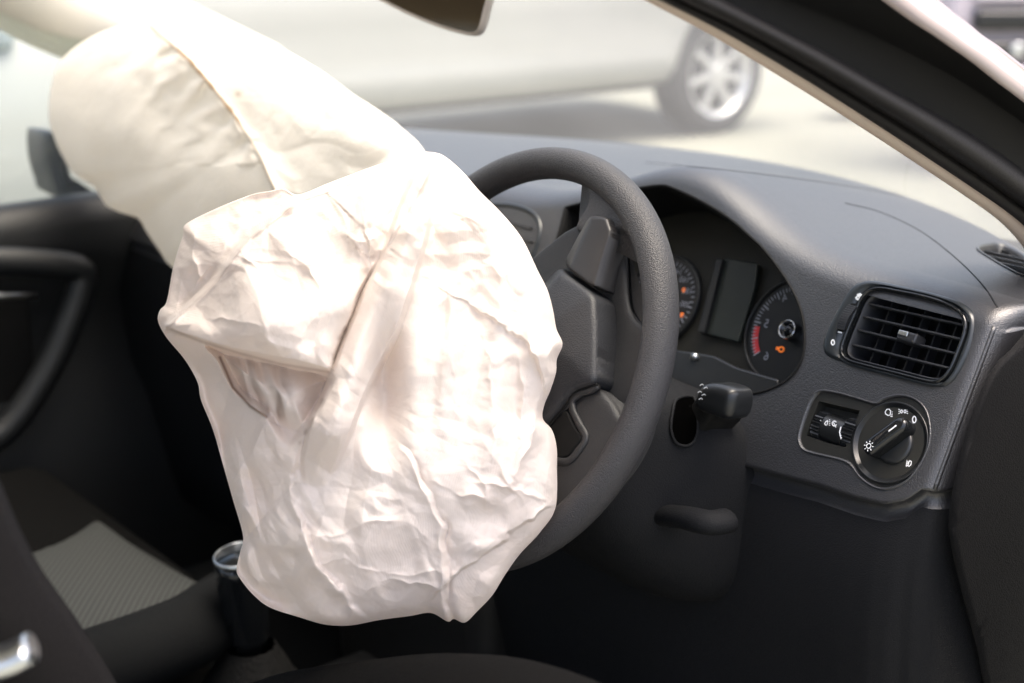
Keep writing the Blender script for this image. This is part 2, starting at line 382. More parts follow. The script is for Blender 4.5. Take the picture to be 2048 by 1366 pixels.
# ------------------------------------------------------------------ DASHBOARD shell
LEAN = math.tan(R(28))
FY0, FZ0 = .94, CAMZ-.333
FACE = Frame((-.64, FY0, FZ0), (1, 0, 0), (0, math.sin(R(28)), math.cos(R(28))))
FACE.n = np.cross(FACE.a, FACE.b)      # points to -Y, +Z
def face_y(z): return FY0+LEAN*(z-FZ0)
def px_face(x, y, w_=0.): return FACE.px(np.asarray(x, float), np.asarray(y, float), w_)
groove_px = [(1300, 880), (1430, 915), (1500, 935), (1560, 952), (1635, 971), (1709, 996), (1767, 1009), (1809, 1001), (1846, 976), (1869, 950), (1890, 944), (1910, 950)]
gp = np.array([on_plane(x, y, FACE.o, FACE.n) for x, y in groove_px]); 
def zgroove(X): return np.interp(X, gp[:, 0], gp[:, 2])
def zbrow(X): return CAMZ-.291+.055*np.exp(-((X+.92)/.12)**2)*1.0
def yback(X): return 1.47-.42*np.clip((X+1.24)/.68, -1.05, 1.05)**2*.85
XR = -.572
def S(X, v):
    """Dashboard surface. v: 0..1 top, 1..2 brow, 2..3 face, 3..4 ledge, 4..5 knee panel."""
    X = np.asarray(X, float); v = np.asarray(v, float)
    Xc = np.minimum(X, XR); e = np.clip((X-XR)/.06, 0, 1)
    zb = zbrow(Xc); zg = zgroove(Xc); yb = yback(Xc)
    cyy = face_y(zb); rb = .030
    back = np.stack([yb, np.full_like(yb, CAMZ-.325)], -1)
    corner = np.stack([cyy, zb+.004], -1)
    dt = corner-back; dt /= np.linalg.norm(dt, axis=-1)[..., None]
    df = np.array([-math.sin(R(28)), -math.cos(R(28))])
    a1 = corner-dt*rb*1.5; b1 = corner+df*rb*.8
    gpt = np.stack([face_y(zg), zg], -1)
    l1 = gpt+np.array([.012, -.002]); l2 = gpt+np.array([.012, -.010])
    k1 = gpt+np.array([-.035, -.10]); k2 = gpt+np.array([.05, -.42])
    t = np.clip(v, 0, 1)[..., None]
    crown = np.sin(np.pi*t)*.006
    p = back+(a1-back)*t; p = p+np.concatenate([0*crown, crown], -1)
    t = np.clip(v-1, 0, 1)[..., None]; q = a1*(1-t)**2+2*corner*t*(1-t)+b1*t*t; p = np.where((v > 1)[..., None], q, p)
    t = np.clip(v-2, 0, 1)[..., None]; q = b1+(gpt-b1)*t; p = np.where((v > 2)[..., None], q, p)
    t = np.clip(v-3, 0, 1)[..., None]; q = gpt*(1-t)**3+3*l1*t*(1-t)**2+3*l2*t*t*(1-t)+(gpt+np.array([.004, -.016]))*t**3; p = np.where((v > 3)[..., None], q, p)
    g3 = gpt+np.array([.004, -.016])
    t = np.clip(v-4, 0, 1)[..., None]; q = g3*(1-t)**2+2*k1*t*(1-t)+k2*t*t; p = np.where((v > 4)[..., None], q, p)
    Y, Z = p[..., 0], p[..., 1]
    Y = Y+.028*(1-np.cos(np.clip(e*1.6, 0, 1)*np.pi/2))+.10*np.clip(e-.5, 0, 1); Z = Z-.012*(1-np.cos(e*np.pi/2))*(v < 2)
    Xo = Xc+.018*np.sin(np.clip(e*1.6, 0, 1)*np.pi/2)+.010*np.clip(e-.5, 0, 1)
    return np.stack([Xo, Y, Z], -1)
def face_v(X, z):
    zb = zbrow(X); zg = zgroove(X); b1 = zb+.004-math.cos(R(28))*.030*.8
    return 2+(b1-z)/(b1-zg)
def px_to_param(pts):
    q = np.array([on_plane(x, y, FACE.o, FACE.n) for x, y in pts]); X = q[:, 0]; z = q[:, 2]
    v = face_v(X, z)
    # above the brow start: map onto the brow arc
    return np.stack([X, np.where(v < 2, 2-(2-v)*.35, v)], -1)
binn_px = [(1180, 362), (1225, 352), (1275, 354), (1335, 368), (1400, 396), (1460, 432), (1515, 478), (1560, 532), (1594, 588), (1611, 640), (1612, 700), (1596, 742), (1560, 772), (1500, 790), (1400, 790), (1300, 745), (1200, 690), (1110, 600), (1105, 520), (1122, 455), (1136, 405), (1155, 375)]
vent_px = [(1745, 564), (1800, 574), (1870, 590), (1918, 606), (1942, 624), (1951, 648), (1944, 690), (1928, 730), (1908, 762), (1884, 773), (1840, 766), (1770, 748), (1700, 728), (1662, 714), (1650, 700), (1652, 675), (1668, 638), (1692, 596), (1712, 572)]
sw_px = [(1642, 781), (1675, 785), (1715, 796), (1752, 806), (1767, 797), (1799, 790), (1829, 797), (1851, 817), (1861, 852), (1859, 889), (1841, 929), (1814, 962), (1777, 978), (1747, 974), (1719, 954), (1702, 931), (1680, 920), (1615, 904), (1601, 892), (1597, 872), (1612, 822), (1627, 792)]
def smooth_px(p, n=90): return spline(p, n, True)
def top_param(pts):
    out = []
    for x, y in pts:
        z = CAMZ-.30
        for _ in range(8):
            p = at_z(np.array(float(x)), np.array(float(y)), z); a_, b_ = S(p[0], 0.), S(p[0], 1.)
            v = float(np.clip((p[1]-a_[1])/(b_[1]-a_[1]), .02, .99)); z = S(p[0], v)[2]
        out.append((p[0], v))
    return np.array(out)
def_px = [(1956, 499), (1975, 489), (2002, 489), (2040, 508), (2080, 540), (2085, 556), (2060, 556), (2030, 545), (1990, 523)]
holes = [px_to_param(smooth_px(binn_px, 160)), px_to_param(smooth_px(vent_px, 90)), px_to_param(smooth_px(sw_px, 90)), top_param(smooth_px(def_px, 50))]
VS = .16
Xs = np.r_[np.linspace(-1.97, -1.14, 60, endpoint=False), np.linspace(-1.14, XR, 160, endpoint=False), np.linspace(XR, XR+.06, 12)]
vsamp = np.r_[np.linspace(0, 1, 46, endpoint=False), np.linspace(1, 2, 14, endpoint=False), np.linspace(2, 3, 46, endpoint=False), np.linspace(3, 4, 12, endpoint=False), np.linspace(4, 5, 24)]
gx, gv = np.meshgrid(Xs, vsamp, indexing='ij')
keep = np.ones(gx.shape, bool)
for h in holes:
    d, _, _ = seg_dist(gx, gv*VS, h*[1, VS], True)
    keep &= ~((inside(gx, gv, h)) | (d < .0014))
pts = np.stack([gx[keep], gv[keep]*VS], -1)
allp = [Vector(p) for p in pts]; edges = []
for h in holes:
    k = len(allp); n = len(h); allp += [Vector((a, b*VS)) for a, b in h]; edges += [(k+i, k+(i+1) % n) for i in range(n)]
cv, ce, cf, *_ = delaunay_2d_cdt(allp, edges, [], 0, 1e-7, False)
cv = np.array([c[:] for c in cv]); cf = np.array([f for f in cf if len(f) == 3])
cc = cv[cf].mean(1); ok = np.ones(len(cf), bool)
for h in holes: ok &= ~inside(cc[:, 0], cc[:, 1], h*[1, VS])
cf = cf[ok]
SV = S(cv[:, 0], cv[:, 1]/VS)
# orientation: normals towards the cabin
fn = np.cross(SV[cf[:, 1]]-SV[cf[:, 0]], SV[cf[:, 2]]-SV[cf[:, 0]]).mean(0)
if fn[2] < 0: cf = cf[:, ::-1]
# grooves pressed into the top (a seam and the outline of the speaker cover)
dash = thing('dashboard', (-1.24, 1.05, CAMZ-.35), 'dark grey grained plastic dashboard with a hooded instrument cluster, light switch and air vents', 'dashboard')
vf = cv[cf].mean(1)[:, 1]/VS
def sub(V, F):
    u, inv = np.unique(F, return_inverse=True); return V[u], inv.reshape(F.shape)
shell = obj('dash_shell', *sub(SV, cf[vf <= 3.98]), M['dash'], dash)
obj('knee_panel', *sub(SV, cf[vf > 3.98]), M['dash_low'], dash)
obj('edge_bead', *tube(np.array([S(XR+.013, v_)+[-.0012, .0006, 0] for v_ in np.linspace(2.0, 2.99, 30)]), .0022, 8), M['dash'], dash)
bvh = BVHTree.FromPolygons([tuple(v) for v in SV], [tuple(map(int, f)) for f in cf])
def hit(x, y, off=0.):
    d = Vector(ray(x, y)).normalized(); p, n, i, t = bvh.ray_cast(Vector(C0), d)
    if p is None: return None
    if n.dot(d) > 0: n = -n
    return np.array(p+n*off)
# thin grooves following the top
for pts_ in ([(1690, 406), (1760, 424), (1840, 462), (1910, 515), (1965, 570), (1995, 615)], [(1290, 325), (1450, 340), (1600, 358), (1730, 378), (1850, 401)]):
    path = [hit(x, y, .0001) for x, y in spline(pts_, 40)]; path = [p for p in path if p is not None]
    V, F = tube(path, .0008, 6, True, .35); obj('panel_seam', V, F, M['dash_low'], dash)
# rolled lips round the cut-outs
def wall(h_par, depth, name, mat, parent, r=.003):
    loop = S(h_par[:, 0], h_par[:, 1]); n = FACE.n
    c = loop.mean(0); inn = (c-loop); inn /= np.linalg.norm(inn, axis=1)[:, None]
    rows = [loop-n*.0005, loop+n*.0012+inn*.0004, loop+n*.0008+inn*r*.6, loop-n*.003+inn*r, loop-n*depth+inn*r*1.3]
    V, F = loft(rows, True); return obj(name, V, F, mat, parent)
wall(holes[0], .10, 'cluster_hood', M['matt'], dash, .004)

# ------------------------------------------------------------------ instrument cluster
CLW = -.060
CLB = px_face(*smooth_px(binn_px, 120).T, 0.); CLB = shrink(CLB, d=-.012)
cl = obj('instrument_cluster', *prism(FACE, CLB, CLW-.02, CLW-.004), plastic('cluster_face', (.014, .0135, .0105), .5, None, 0, .25), dash, smooth=False)
tag(cl, 'instrument cluster with two round dials and a grey display')
def disc(fr, u, v, r, w0, w1, n=64):
    a = np.linspace(0, 2*np.pi, n, endpoint=False); return prism(fr, np.stack([u+r*np.cos(a), v+r*np.sin(a)], -1), w0, w1)
def ringm(fr, u, v, r0, r1, w0, w1, n=64):
    a = np.linspace(0, 2*np.pi, n, endpoint=False); c, s = np.cos(a), np.sin(a)
    rm = (r0+r1)/2
    rows = [fr.P(u+r*c, v+r*s, w_) for r, w_ in ((r0, w0), (r0, w1*.8+w0*.2), (rm, w1), (r1, w1*.8+w0*.2), (r1, w0))]
    return loft(rows, True)
M['dial'] = plastic('dial_black', (.006, .0065, .007), .4, None, 0, .4)
M['dprint'] = flat('dial_print', (.26, .27, .31), .6)
M['red'] = flat('dial_red', (.50, .02, .025), .5)
M['amber'] = flat('amber_telltale', (.9, .2, .02), .5, emit=.10)
def dial(cx, cy, edge, name, label):
    c = px_face(cx, cy, CLW); e = px_face(edge[0], edge[1], CLW); r = np.linalg.norm(e-c)
    o = obj(name, *disc(FACE, c[0], c[1], r, CLW-.004, CLW-.001), M['dial'], cl, smooth=False); tag(o, label)
    obj('dial_ring', *ringm(FACE, c[0], c[1], r, r+.0022, CLW-.004, CLW+.002), M['black'], cl)
    return c, r
W1 = CLW-.0005
tc_, tr_ = dial(1583, 663, (1497, 652), 'rev_counter', 'rev counter with a red band at its lower left')
sc_, sr_ = dial(1322, 600, (1397, 585), 'speedometer', 'speedometer behind the wheel rim with small amber lights')
def dpol(c, r, a): return np.array([c[0]+r*math.cos(R(a)), c[1]+r*math.sin(R(a))])
for k in range(41):      # rev counter ticks
    a = 225-k*4.5*1.0 - 0
    L_ = .0075 if k % 5 == 0 else .0045
    obj('dial_tick', *stroke(FACE, [dpol(tc_, tr_*.90-L_, a), dpol(tc_, tr_*.90, a)], .0013 if k % 5 == 0 else .0009, W1+(.0003)), M['dprint'], cl, smooth=False)
a_ = np.linspace(186, 225, 18)
obj('red_band', *stroke(FACE, [dpol(tc_, tr_*.80, a) for a in a_], .006, W1+.0002), M['red'], cl, smooth=False)
for s_, px in (('6', (1533, 713)), ('5', (1533, 648)), ('4', (1570, 597))):
    u, v = px_face(*px, W1); obj('dial_numeral', *text_mesh(s_, .0115, FACE, u, v, W1+.0004, True, 8), M['dprint'], cl, smooth=False)
obj('pointer_hub', *disc(FACE, tc_[0], tc_[1], .0075, W1, W1+.008, 40), M['gloss'], cl)
obj('hub_ring', *ringm(FACE, tc_[0], tc_[1], .0074, .0092, W1+.001, W1+.0095, 40), M['chrome'], cl)
u, v = px_face(1563, 699, W1)
obj('warning_light', *stroke(FACE, ell(u, v, .0028, .0022, 14), .0016, W1+.0004), M['amber'], cl, smooth=False)
obj('warning_light', *stroke(FACE, [(u-.006, v), (u-.003, v)], .003, W1+.0004), M['amber'], cl, smooth=False)
for k in range(36):
    a = 225-k*270/35
    obj('dial_tick', *stroke(FACE, [dpol(sc_, sr_*.90-.004, a), dpol(sc_, sr_*.90, a)], .0011, W1+.0003), M['dprint'], cl, smooth=False)
for k, s_ in enumerate(['240', '220', '200', '180', '160', '140', '120', '100', '80', '60', '40', '20']):
    p = dpol(sc_, sr_*.70, -45+k*24.5); obj('dial_numeral', *text_mesh(s_, .0085, FACE, p[0], p[1], W1+.0004, True, 6), M['dprint'], cl, smooth=False)
for px in ((1368, 580), (1364, 630)):
    u, v = px_face(*px, W1); obj('warning_light', *stroke(FACE, ell(u, v, .0014, .0014, 10), .0022, W1+.0004), M['amber'], cl, smooth=False)
# display
dq = [px_face(1200+x*.2927, 400+y*.2927, CLW+.004) for x, y in ((848, 395), (1075, 432), (1050, 600), (940, 968), (722, 912), (790, 600))]
obj('display', *prism(FACE, np.array(dq), CLW-.002, CLW+.003), plastic('lcd_grey', (.018, .022, .019), .35, None, 0, .4), cl, smooth=False, bevel=.001)
dq2 = [px_face(1200+x*.2927, 400+y*.2927, CLW+.006) for x, y in ((800, 400), (845, 405), (720, 915), (670, 905))]
obj('display_frame', *prism(FACE, np.array(dq2), CLW-.002, CLW+.008), M['black'], cl, smooth=False, bevel=.0015)
# lower shelf with reset button
q = px_face(*np.array([(1350, 700), (1430, 712), (1475, 735), (1560, 760), (1560, 810), (1330, 800)]).T, CLW+.02)
obj('cluster_shelf', *prism(FACE, q, CLW-.01, CLW+.022), M['black'], cl, smooth=False, bevel=.002)
u, v = px_face(1390, 714, CLW+.023); obj('reset_button', *disc(FACE, u, v, .0035, CLW+.02, CLW+.026, 24), M['satin'], cl)

# ------------------------------------------------------------------ side air vent
def zpx(x, y): return 1560+x*.2489, 460+y*.2489
fr_out = px_face(*smooth_px(vent_px, 96).T)
inn_px = [(1757, 586), (1800, 592), (1860, 605), (1905, 622), (1925, 642), (1926, 665), (1912, 705), (1898, 738), (1882, 756), (1860, 757), (1800, 742), (1740, 727), (1703, 716), (1693, 702), (1698, 682), (1715, 640), (1733, 600)]
fr_in = px_face(*smooth_px(inn_px, 96).T)
# match the start of the two loops
def align(A, B):
    k = np.argmin(np.linalg.norm(B-A[0], axis=1)); return np.roll(B, -k, 0)
ang = lambda P, c: np.unwrap(np.arctan2(P[:, 1]-c[1], P[:, 0]-c[0]))
def by_angle(P, c, n=96):
    a = np.arctan2(P[:, 1]-c[1], P[:, 0]-c[0]); o = np.argsort(a); a, r = a[o], P[o]
    t = np.linspace(-np.pi, np.pi, n, endpoint=False)
    return np.stack([np.interp(t, a, r[:, 0], period=2*np.pi), np.interp(t, a, r[:, 1], period=2*np.pi)], -1)
cI = fr_in.mean(0)
A = by_angle(px_face(*smooth_px(vent_px, 600).T), cI, 128); B = by_angle(px_face(*smooth_px(inn_px, 600).T), cI, 128)
def mixr(A, B, t): return A*(1-t)+B*t
rows = []
for P_, w_ in ((shrink(A, d=-.0012), -.004), (shrink(A, d=-.0010), .0005), (shrink(A, d=.001), .0028), (shrink(A, d=.0022), .0034), (shrink(B, d=-.0062), .0034), (shrink(B, d=-.0055), .0012), (shrink(B, d=-.0045), .0005)):
    rows.append(FACE.P(P_[:, 0], P_[:, 1], w_))
vent = obj('air_vent', *loft(rows, True), M['vent'], dash); tag(vent, 'square air vent with horizontal slats near the driver door')
rows = []
for P_, w_ in ((shrink(B, d=-.0046), -.002), (shrink(B, d=-.0044), .0035), (shrink(B, d=-.0030), .0052), (shrink(B, d=-.0018), .0045), (shrink(B, d=-.0012), .001), (shrink(B, d=-.0006), -.03)):
    rows.append(FACE.P(P_[:, 0], P_[:, 1], w_))
obj('vent_surround', *loft(rows, True), M['gloss'], vent)
rows = []
for P_, w_ in ((shrink(B, d=-.0008), -.004), (shrink(B, d=.0002), -.0005), (shrink(B, d=.0012), -.001), (shrink(B, d=.0014), -.05)):
    rows.append(FACE.P(P_[:, 0], P_[:, 1], w_))
obj('vent_housing', *loft(rows, True), M['slat'], vent)
obj('vent_back', *prism(FACE, B, -.056, -.05), M['matt'], vent, smooth=False)
def clip_seg(p, q, poly, m=60):
    t = np.linspace(-.3, 1.3, 400); P = p+(q-p)*t[:, None]; k = inside(P[:, 0], P[:, 1], poly); P = P[k]
    return P[0], P[-1]
for (x0, y0, x1, y1) in ((720, 595, 1460, 760), (670, 695, 1445, 875), (615, 800, 1400, 990), (560, 915, 1360, 1110)):
    p = px_face(*zpx(x0, y0), -.004); q = px_face(*zpx(x1, y1), -.004); p, q = clip_seg(p, q, shrink(B, d=.0012))
    V = []
    for P_ in (p, q):
        for dv, dw in ((.0008, 0), (-.0008, 0), (-.0012, -.004), (.0008, -.012), (.0022, -.012), (.0011, -.004)):
            V.append(FACE.P(P_[0], P_[1]+dv, -.003+dw))
    F = [tuple((i, (i+1) % 6, 6+(i+1) % 6, 6+i)) for i in range(6)]+[(5, 4, 3, 2, 1, 0), (6, 7, 8, 9, 10, 11)]
    obj('slat', V, [f[::-1] for f in F], M['slat'], vent, smooth=False, bevel=.0004)
for k in range(7):
    xx = 585+k*135; p = px_face(*zpx(xx, 1030+k*33), -.0165); q = p+np.array([0, .09])
    try: p, q = clip_seg(p-np.array([0, .03]), q, shrink(B, d=.001))
    except IndexError: continue
    obj('vane', *fbox(FACE, p[0]-.0007, p[0]+.0007, p[1], q[1], -.028, -.0165), M['slat'], vent, smooth=False)
# slider tab
t0 = px_face(*zpx(945, 828), .004); t1 = px_face(*zpx(1095, 872), .004)
V, F = fbox(FACE, t0[0], t1[0], t0[1]-.0052, t0[1]+.0036, -.012, .0045); obj('vent_slider', V, F, M['slat'], vent, bevel=.0022, seg=4)
V, F = fbox(FACE, t0[0]+.001, t0[0]+(t1[0]-t0[0])*.55, t0[1]-.0012, t0[1]+.0030, .0042, .0056); obj('slider_highlight', V, F, M['satin'], vent, bevel=.0008, seg=3)  # metal bar stands for the silvery highlight on the tab
# thumbwheel with ribs
p = px_face(*zpx(570, 640), .004); q = px_face(*zpx(485, 780), .004)
slot = np.array([px_face(*zpx(x, y), .0036) for x, y in ((572, 590), (618, 590), (500, 835), (450, 832))])
obj('thumbwheel_slot', *prism(FACE, slot, .0030, .0038), M['matt'], vent, smooth=False)
for k in range(11):
    t = k/10; x = 588-t*92; y = 622+t*170
    c = px_face(*zpx(x, y), .004); h = .0022+.0030*math.sin(math.pi*(.1+.8*t))
    V, F = fbox(FACE, c[0]-.0042, c[0]+.0042, c[1]-.0011, c[1]+.0011, .002, .0035+h); obj('thumbwheel_rib', V, F, M['slat'], vent, smooth=False, bevel=.0004)
# printed marks
def sym(parent, pts, wd, closed=False, w_=.0037, zf=zpx, name='printed_mark', mat=None, fr=FACE):
    P = np.array([fr.px(np.array(zf(x, y)[0]), np.array(zf(x, y)[1]), w_) for x, y in pts])
    return obj(name, *stroke(fr, P, wd, w_, closed), mat or M['print'], parent, smooth=False)
sym(vent, ell(425, 903, 12, 20), .0011)
sym(vent, [(465, 818), (498, 826)], .0011, w_=.0042)
sym(vent, [(612, 560), (625, 515)], .0013); sym(vent, [(606, 540), (636, 566)], .0013); sym(vent, [(618, 520), (650, 512)], .0014); sym(vent, ell(648, 524, 6, 6, 12), .0014); sym(vent, [(630, 520), (640, 560)], .0012)

# ------------------------------------------------------------------ light switch
def zps(x, y): return 1560+x*.2489, 740+y*.2489
swp = px_face(*smooth_px(sw_px, 110).T)
rows = [FACE.P(P_[:, 0], P_[:, 1], w_) for P_, w_ in ((shrink(swp, d=-.0008), -.003), (shrink(swp, d=-.0005), .0012), (shrink(swp, d=.0006), .0014), (shrink(swp, d=.0016), -.0006), (shrink(swp, d=.002), -.0015))]
sw = obj('light_switch', *loft(rows, True), M['dash'], dash); tag(sw, 'headlamp switch panel with a rotary knob and two ribbed thumbwheels')
rec_px = [(312, 250), (640, 325), (590, 480), (525, 622), (370, 585), (212, 528), (255, 400)]
recp = np.array([px_face(*zps(x, y), -.0012) for x, y in rec_px])
swi = shrink(swp, d=.0017)
# plate with a rectangular recess: CDT
allp = [Vector(p) for p in swi]+[Vector(p) for p in recp]; n1, n2 = len(swi), len(recp)
ed = [(i, (i+1) % n1) for i in range(n1)]+[(n1+i, n1+(i+1) % n2) for i in range(n2)]
v2, e2, f2, *_ = delaunay_2d_cdt(allp, ed, [], 1, 1e-7, False); v2 = np.array([v[:] for v in v2])
f2 = [f for f in f2 if not inside(*v2[list(f)].mean(0), recp)]
obj('switch_plate', FACE.P(v2[:, 0], v2[:, 1], -.0013), f2, M['panel'], sw, smooth=False)
rows = [FACE.P(recp[:, 0], recp[:, 1], -.0013), FACE.P(shrink(recp, d=.002)[:, 0], shrink(recp, d=.002)[:, 1], -.012)]
obj('recess', *merge([loft(rows, True), (FACE.P(shrink(recp, d=.002)[:, 0], shrink(recp, d=.002)[:, 1], -.012), [tuple(range(n2))])]), M['panel'], sw, smooth=False)
# thumbwheels: drums whose axis runs across
def drum(x0, x1, yc0, name, mat, rr=.0135, ribs=0):
    a0 = px_face(*zps(x0, yc0), 0); a1 = px_face(*zps(x1, yc0+(x1-x0)*.255), 0)
    n = 64; rows = []
    for u in np.linspace(a0[0], a1[0], 3):
        a = np.linspace(0, 2*np.pi, n, endpoint=False); r = rr+(.0009*np.sign(np.sin(a*ribs)) if ribs else 0)
        v = a0[1]+(a1[1]-a0[1])*0
        rows.append(FACE.P(u+0*a, v+r*np.cos(a), -.0105+r*np.sin(a)))
    V, F = loft(rows, True, True); return obj(name, V, F, mat, sw, smooth=False)
drum(262, 328, 425, 'thumbwheel', M['black'], .0120, 26)
drum(332, 498, 440, 'thumbwheel_band', M['black'], .0118)
drum(502, 588, 480, 'thumbwheel', M['black'], .0120, 26)
Wt = .0016
sym(sw, [(320, 405), (330, 408)], .0008, zf=zps, w_=Wt); sym(sw, [(490, 455), (478, 500), (492, 552)], .0011, zf=zps, w_=Wt)
sym(sw, [(385, 405), (368, 415), (358, 430), (364, 442), (378, 442), (385, 405)], .0008, zf=zps, w_=Wt)
for k in range(4): sym(sw, [(395, 400+k*14), (402, 402+k*14)], .0007, zf=zps, w_=Wt)
sym(sw, ell(437, 430, 17, 20, 16, 20, 330), .0008, zf=zps, w_=Wt); sym(sw, [(425, 412), (450, 462)], .0007, zf=zps, w_=Wt)
# ring and rotary knob
rc = px_face(*zps(882, 582), 0.); re_ = px_face(*zps(882, 265), 0.); rR = (np.linalg.norm(px_face(*zps(1163, 582), 0.)-rc)+np.linalg.norm(re_-rc))/2
rR = np.linalg.norm(re_-rc)
print('ring radius', rR, np.linalg.norm(px_face(*zps(1163, 600), 0.)-rc), np.linalg.norm(px_face(*zps(597, 560), 0.)-rc))
a = np.linspace(0, 2*np.pi, 96, endpoint=False)
def circ_rows(c, prof): return [FACE.P(c[0]+r*np.cos(a), c[1]+r*np.sin(a), w_) for r, w_ in prof]
obj('switch_ring', *loft(circ_rows(rc, ((rR+.001, -.0013), (rR+.0008, .0006), (rR, .0012), (rR-.001, .0004), (rR-.0014, -.0004), (rR*.55, -.006), (rR*.52, -.0075), (.001, -.0076))), True), M['black'], sw)
kc = px_face(*zps(912, 592), 0.); kr = rR*.50
obj('knob', *loft(circ_rows(kc, ((kr+.001, -.007), (kr, .0), (kr-.001, .0012), (kr-.003, .0016), (.0003, .0016))), True), M['black'], sw)
# the grip: a rounded bar across the knob
g0 = px_face(*zps(700, 650), .010); g1 = px_face(*zps(1010, 420), .010); gd = g1-g0; gl = np.linalg.norm(gd); gd /= gl
GF = Frame(FACE.P(*((g0+g1)/2), 0.), FACE.a*gd[0]+FACE.b*gd[1], -FACE.a*gd[1]+FACE.b*gd[0])
GF.n = np.cross(GF.a, GF.b)
hl = gl/2+.002; hw = .0068
out = np.concatenate([ell(hl-hw, 0, hw, hw, 12, -90, 90), ell(-hl+hw, 0, hw, hw, 12, 90, 270)])
V, F = dome(GF, out, edge_prof(.0148, .0042), -.002, 60, .0025); obj('knob_grip', V, F, M['gloss'], sw)
GT = Frame(GF.o+GF.n*.0149, GF.a, GF.b); GT.n = GF.n
obj('printed_mark', *stroke(GT, [(hl*.62, 0), (hl*.25, 0)], .0011, 0.), M['print'], sw, smooth=False)
for i in range(8):
    A_ = i*45; c0 = np.array([-hl*.68, 0])
    obj('printed_mark', *stroke(GT, [c0+.0029*np.array([math.cos(R(A_)), math.sin(R(A_))]), c0+.0043*np.array([math.cos(R(A_)), math.sin(R(A_))])], .0006, 0.), M['print'], sw, smooth=False)
obj('printed_mark', *stroke(GT, ell(-hl*.68, 0, .0019, .0019, 20), .0006, 0.), M['print'], sw, smooth=False)
wk = -.0015
Wk = -.0012
zz = dict(zf=zps, w_=Wk)
sym(sw, ell(1079, 398, 14, 25), .0009, **zz)
sym(sw, [(868, 365), (848, 352), (846, 335), (858, 316), (876, 314), (890, 330), (884, 362), (868, 365)], .0008, **zz)
for k in range(4): sym(sw, [(884+k*5+4, 372-k*12), (904-k*0, 380-k*14-6)], .0007, **zz)
for s_ in (-1, 1):
    c = 990+s_*14
    sym(sw, ell(c, 333, 8, 12, 14), .0008, **zz)
    for k in (-1, 0, 1): sym(sw, [(c+s_*14, 333+k*12), (c+s_*24, 333+k*18)], .0007, **zz)
sym(sw, [(1040, 728), (1056, 735), (1052, 760), (1036, 776), (1028, 765), (1040, 728)], .0008, **zz)
for k in range(3): sym(sw, [(1010+k*4, 765-k*14), (1030+k*2, 770-k*14)], .0007, **zz)
sym(sw, [(1020, 725), (1014, 778)], .0006, **zz)

# ------------------------------------------------------------------ dash end cap (dark body trim beside the dashboard)
XC = -.538
cap_px = [(2120, 640), (2048, 692), (2010, 722), (1978, 775), (1952, 845), (1932, 915), (1915, 990), (1908, 1050), (1914, 1100), (1935, 1190), (1962, 1290), (2000, 1420), (2120, 1500), (2500, 1500), (2500, 600)]
cp3 = np.array([at_x(x, y, XC) for x, y in cap_px]); 
CFm = Frame((XC, .9, .8), (0, 1, 0), (0, 0, 1))     # normal +X
cpl = np.stack([cp3[:, 1]-.9, cp3[:, 2]-.8], -1); cpl = resample(spline(cpl, 300, True), 150, True)
obj('end_cap', *dome(CFm, cpl, edge_prof(.0, .003, .004, .05), -.005, 150, .012), M['cap'], dash)
# defroster grille on the top right
gq = S(holes[3][:, 0], holes[3][:, 1]); GC = gq.mean(0); _n = np.cross(S(-.60, .6)-S(-.65, .6), S(-.62, .3)-S(-.62, .8)); _n /= np.linalg.norm(_n); _n *= np.sign(_n[2])
DT = Frame(GC, (1, 0, 0), np.cross(_n, (1, 0, 0)))
gl2 = np.stack([(gq-GC)@DT.a, (gq-GC)@DT.b], -1)
rows = [gq+DT.n*.0012+(gq-GC)*.05, gq+DT.n*.0016, gq-DT.n*.001-(gq-GC)*.03, gq-DT.n*.03-(gq-GC)*.03]
gr = obj('defroster_grille', *loft(rows, True), M['dash'], dash)
obj('vent_back', *prism(DT, gl2, -.034, -.03), M['matt'], gr, smooth=False)
for k in range(9):
    x0, y0 = 1945+k*13.5, 486+k*11.5-8
    p = DT.px(np.array(x0), np.array(y0), .001); q = DT.px(np.array(x0+110.), np.array(y0+24.), .001)
    try: p, q = clip_seg(p, q, gl2)
    except IndexError: continue
    V, F = stroke(DT, [p, q], .0026, .0010); V2, F2 = stroke(DT, [p, q], .0022, -.006)
    V = np.concatenate([V, V2]); F = F+[(0, 1, 5, 4), (2, 6, 7, 3)]
    obj('slat', V, F, M['dash'], gr, smooth=False)

# centre vent behind the wheel's left spoke
CV = Frame(on_plane(1045, 470, FACE.o, FACE.n), (1, 0, 0), (0, math.sin(R(28)), math.cos(R(28))))
cvp = np.array([CV.px(np.array(float(x)), np.array(float(y))) for x, y in ((985, 415), (1030, 418), (1065, 432), (1078, 458), (1068, 500), (1045, 540), (1010, 560), (960, 550), (900, 520), (900, 420))])
cvp = resample(spline(cvp, 200, True), 80, True)
rows = [CV.P(P_[:, 0], P_[:, 1], w_) for P_, w_ in ((shrink(cvp, d=-.006), -.001), (shrink(cvp, d=-.005), .003), (shrink(cvp, d=-.002), .004), (cvp, .002), (shrink(cvp, d=.002), .0012))]
cvn = obj('air_vent', *loft(rows, True), M['vent'], dash); tag(cvn, 'centre air vent seen between airbag and wheel')
obj('vent_back', *prism(CV, shrink(cvp, d=.001), -.002, .0008), M['matt'], cvn, smooth=False)
for k in range(5):
    p = CV.px(np.array(960.), np.array(428.+k*25)); q = CV.px(np.array(1080.), np.array(446.+k*25))
    try: p, q = clip_seg(p, q, shrink(cvp, d=.002))
    except IndexError: continue
    obj('slat', *fbox(CV, p[0], q[0], p[1]-.001, p[1]+.001, .001, .004), M['slat'], cvn, smooth=False)

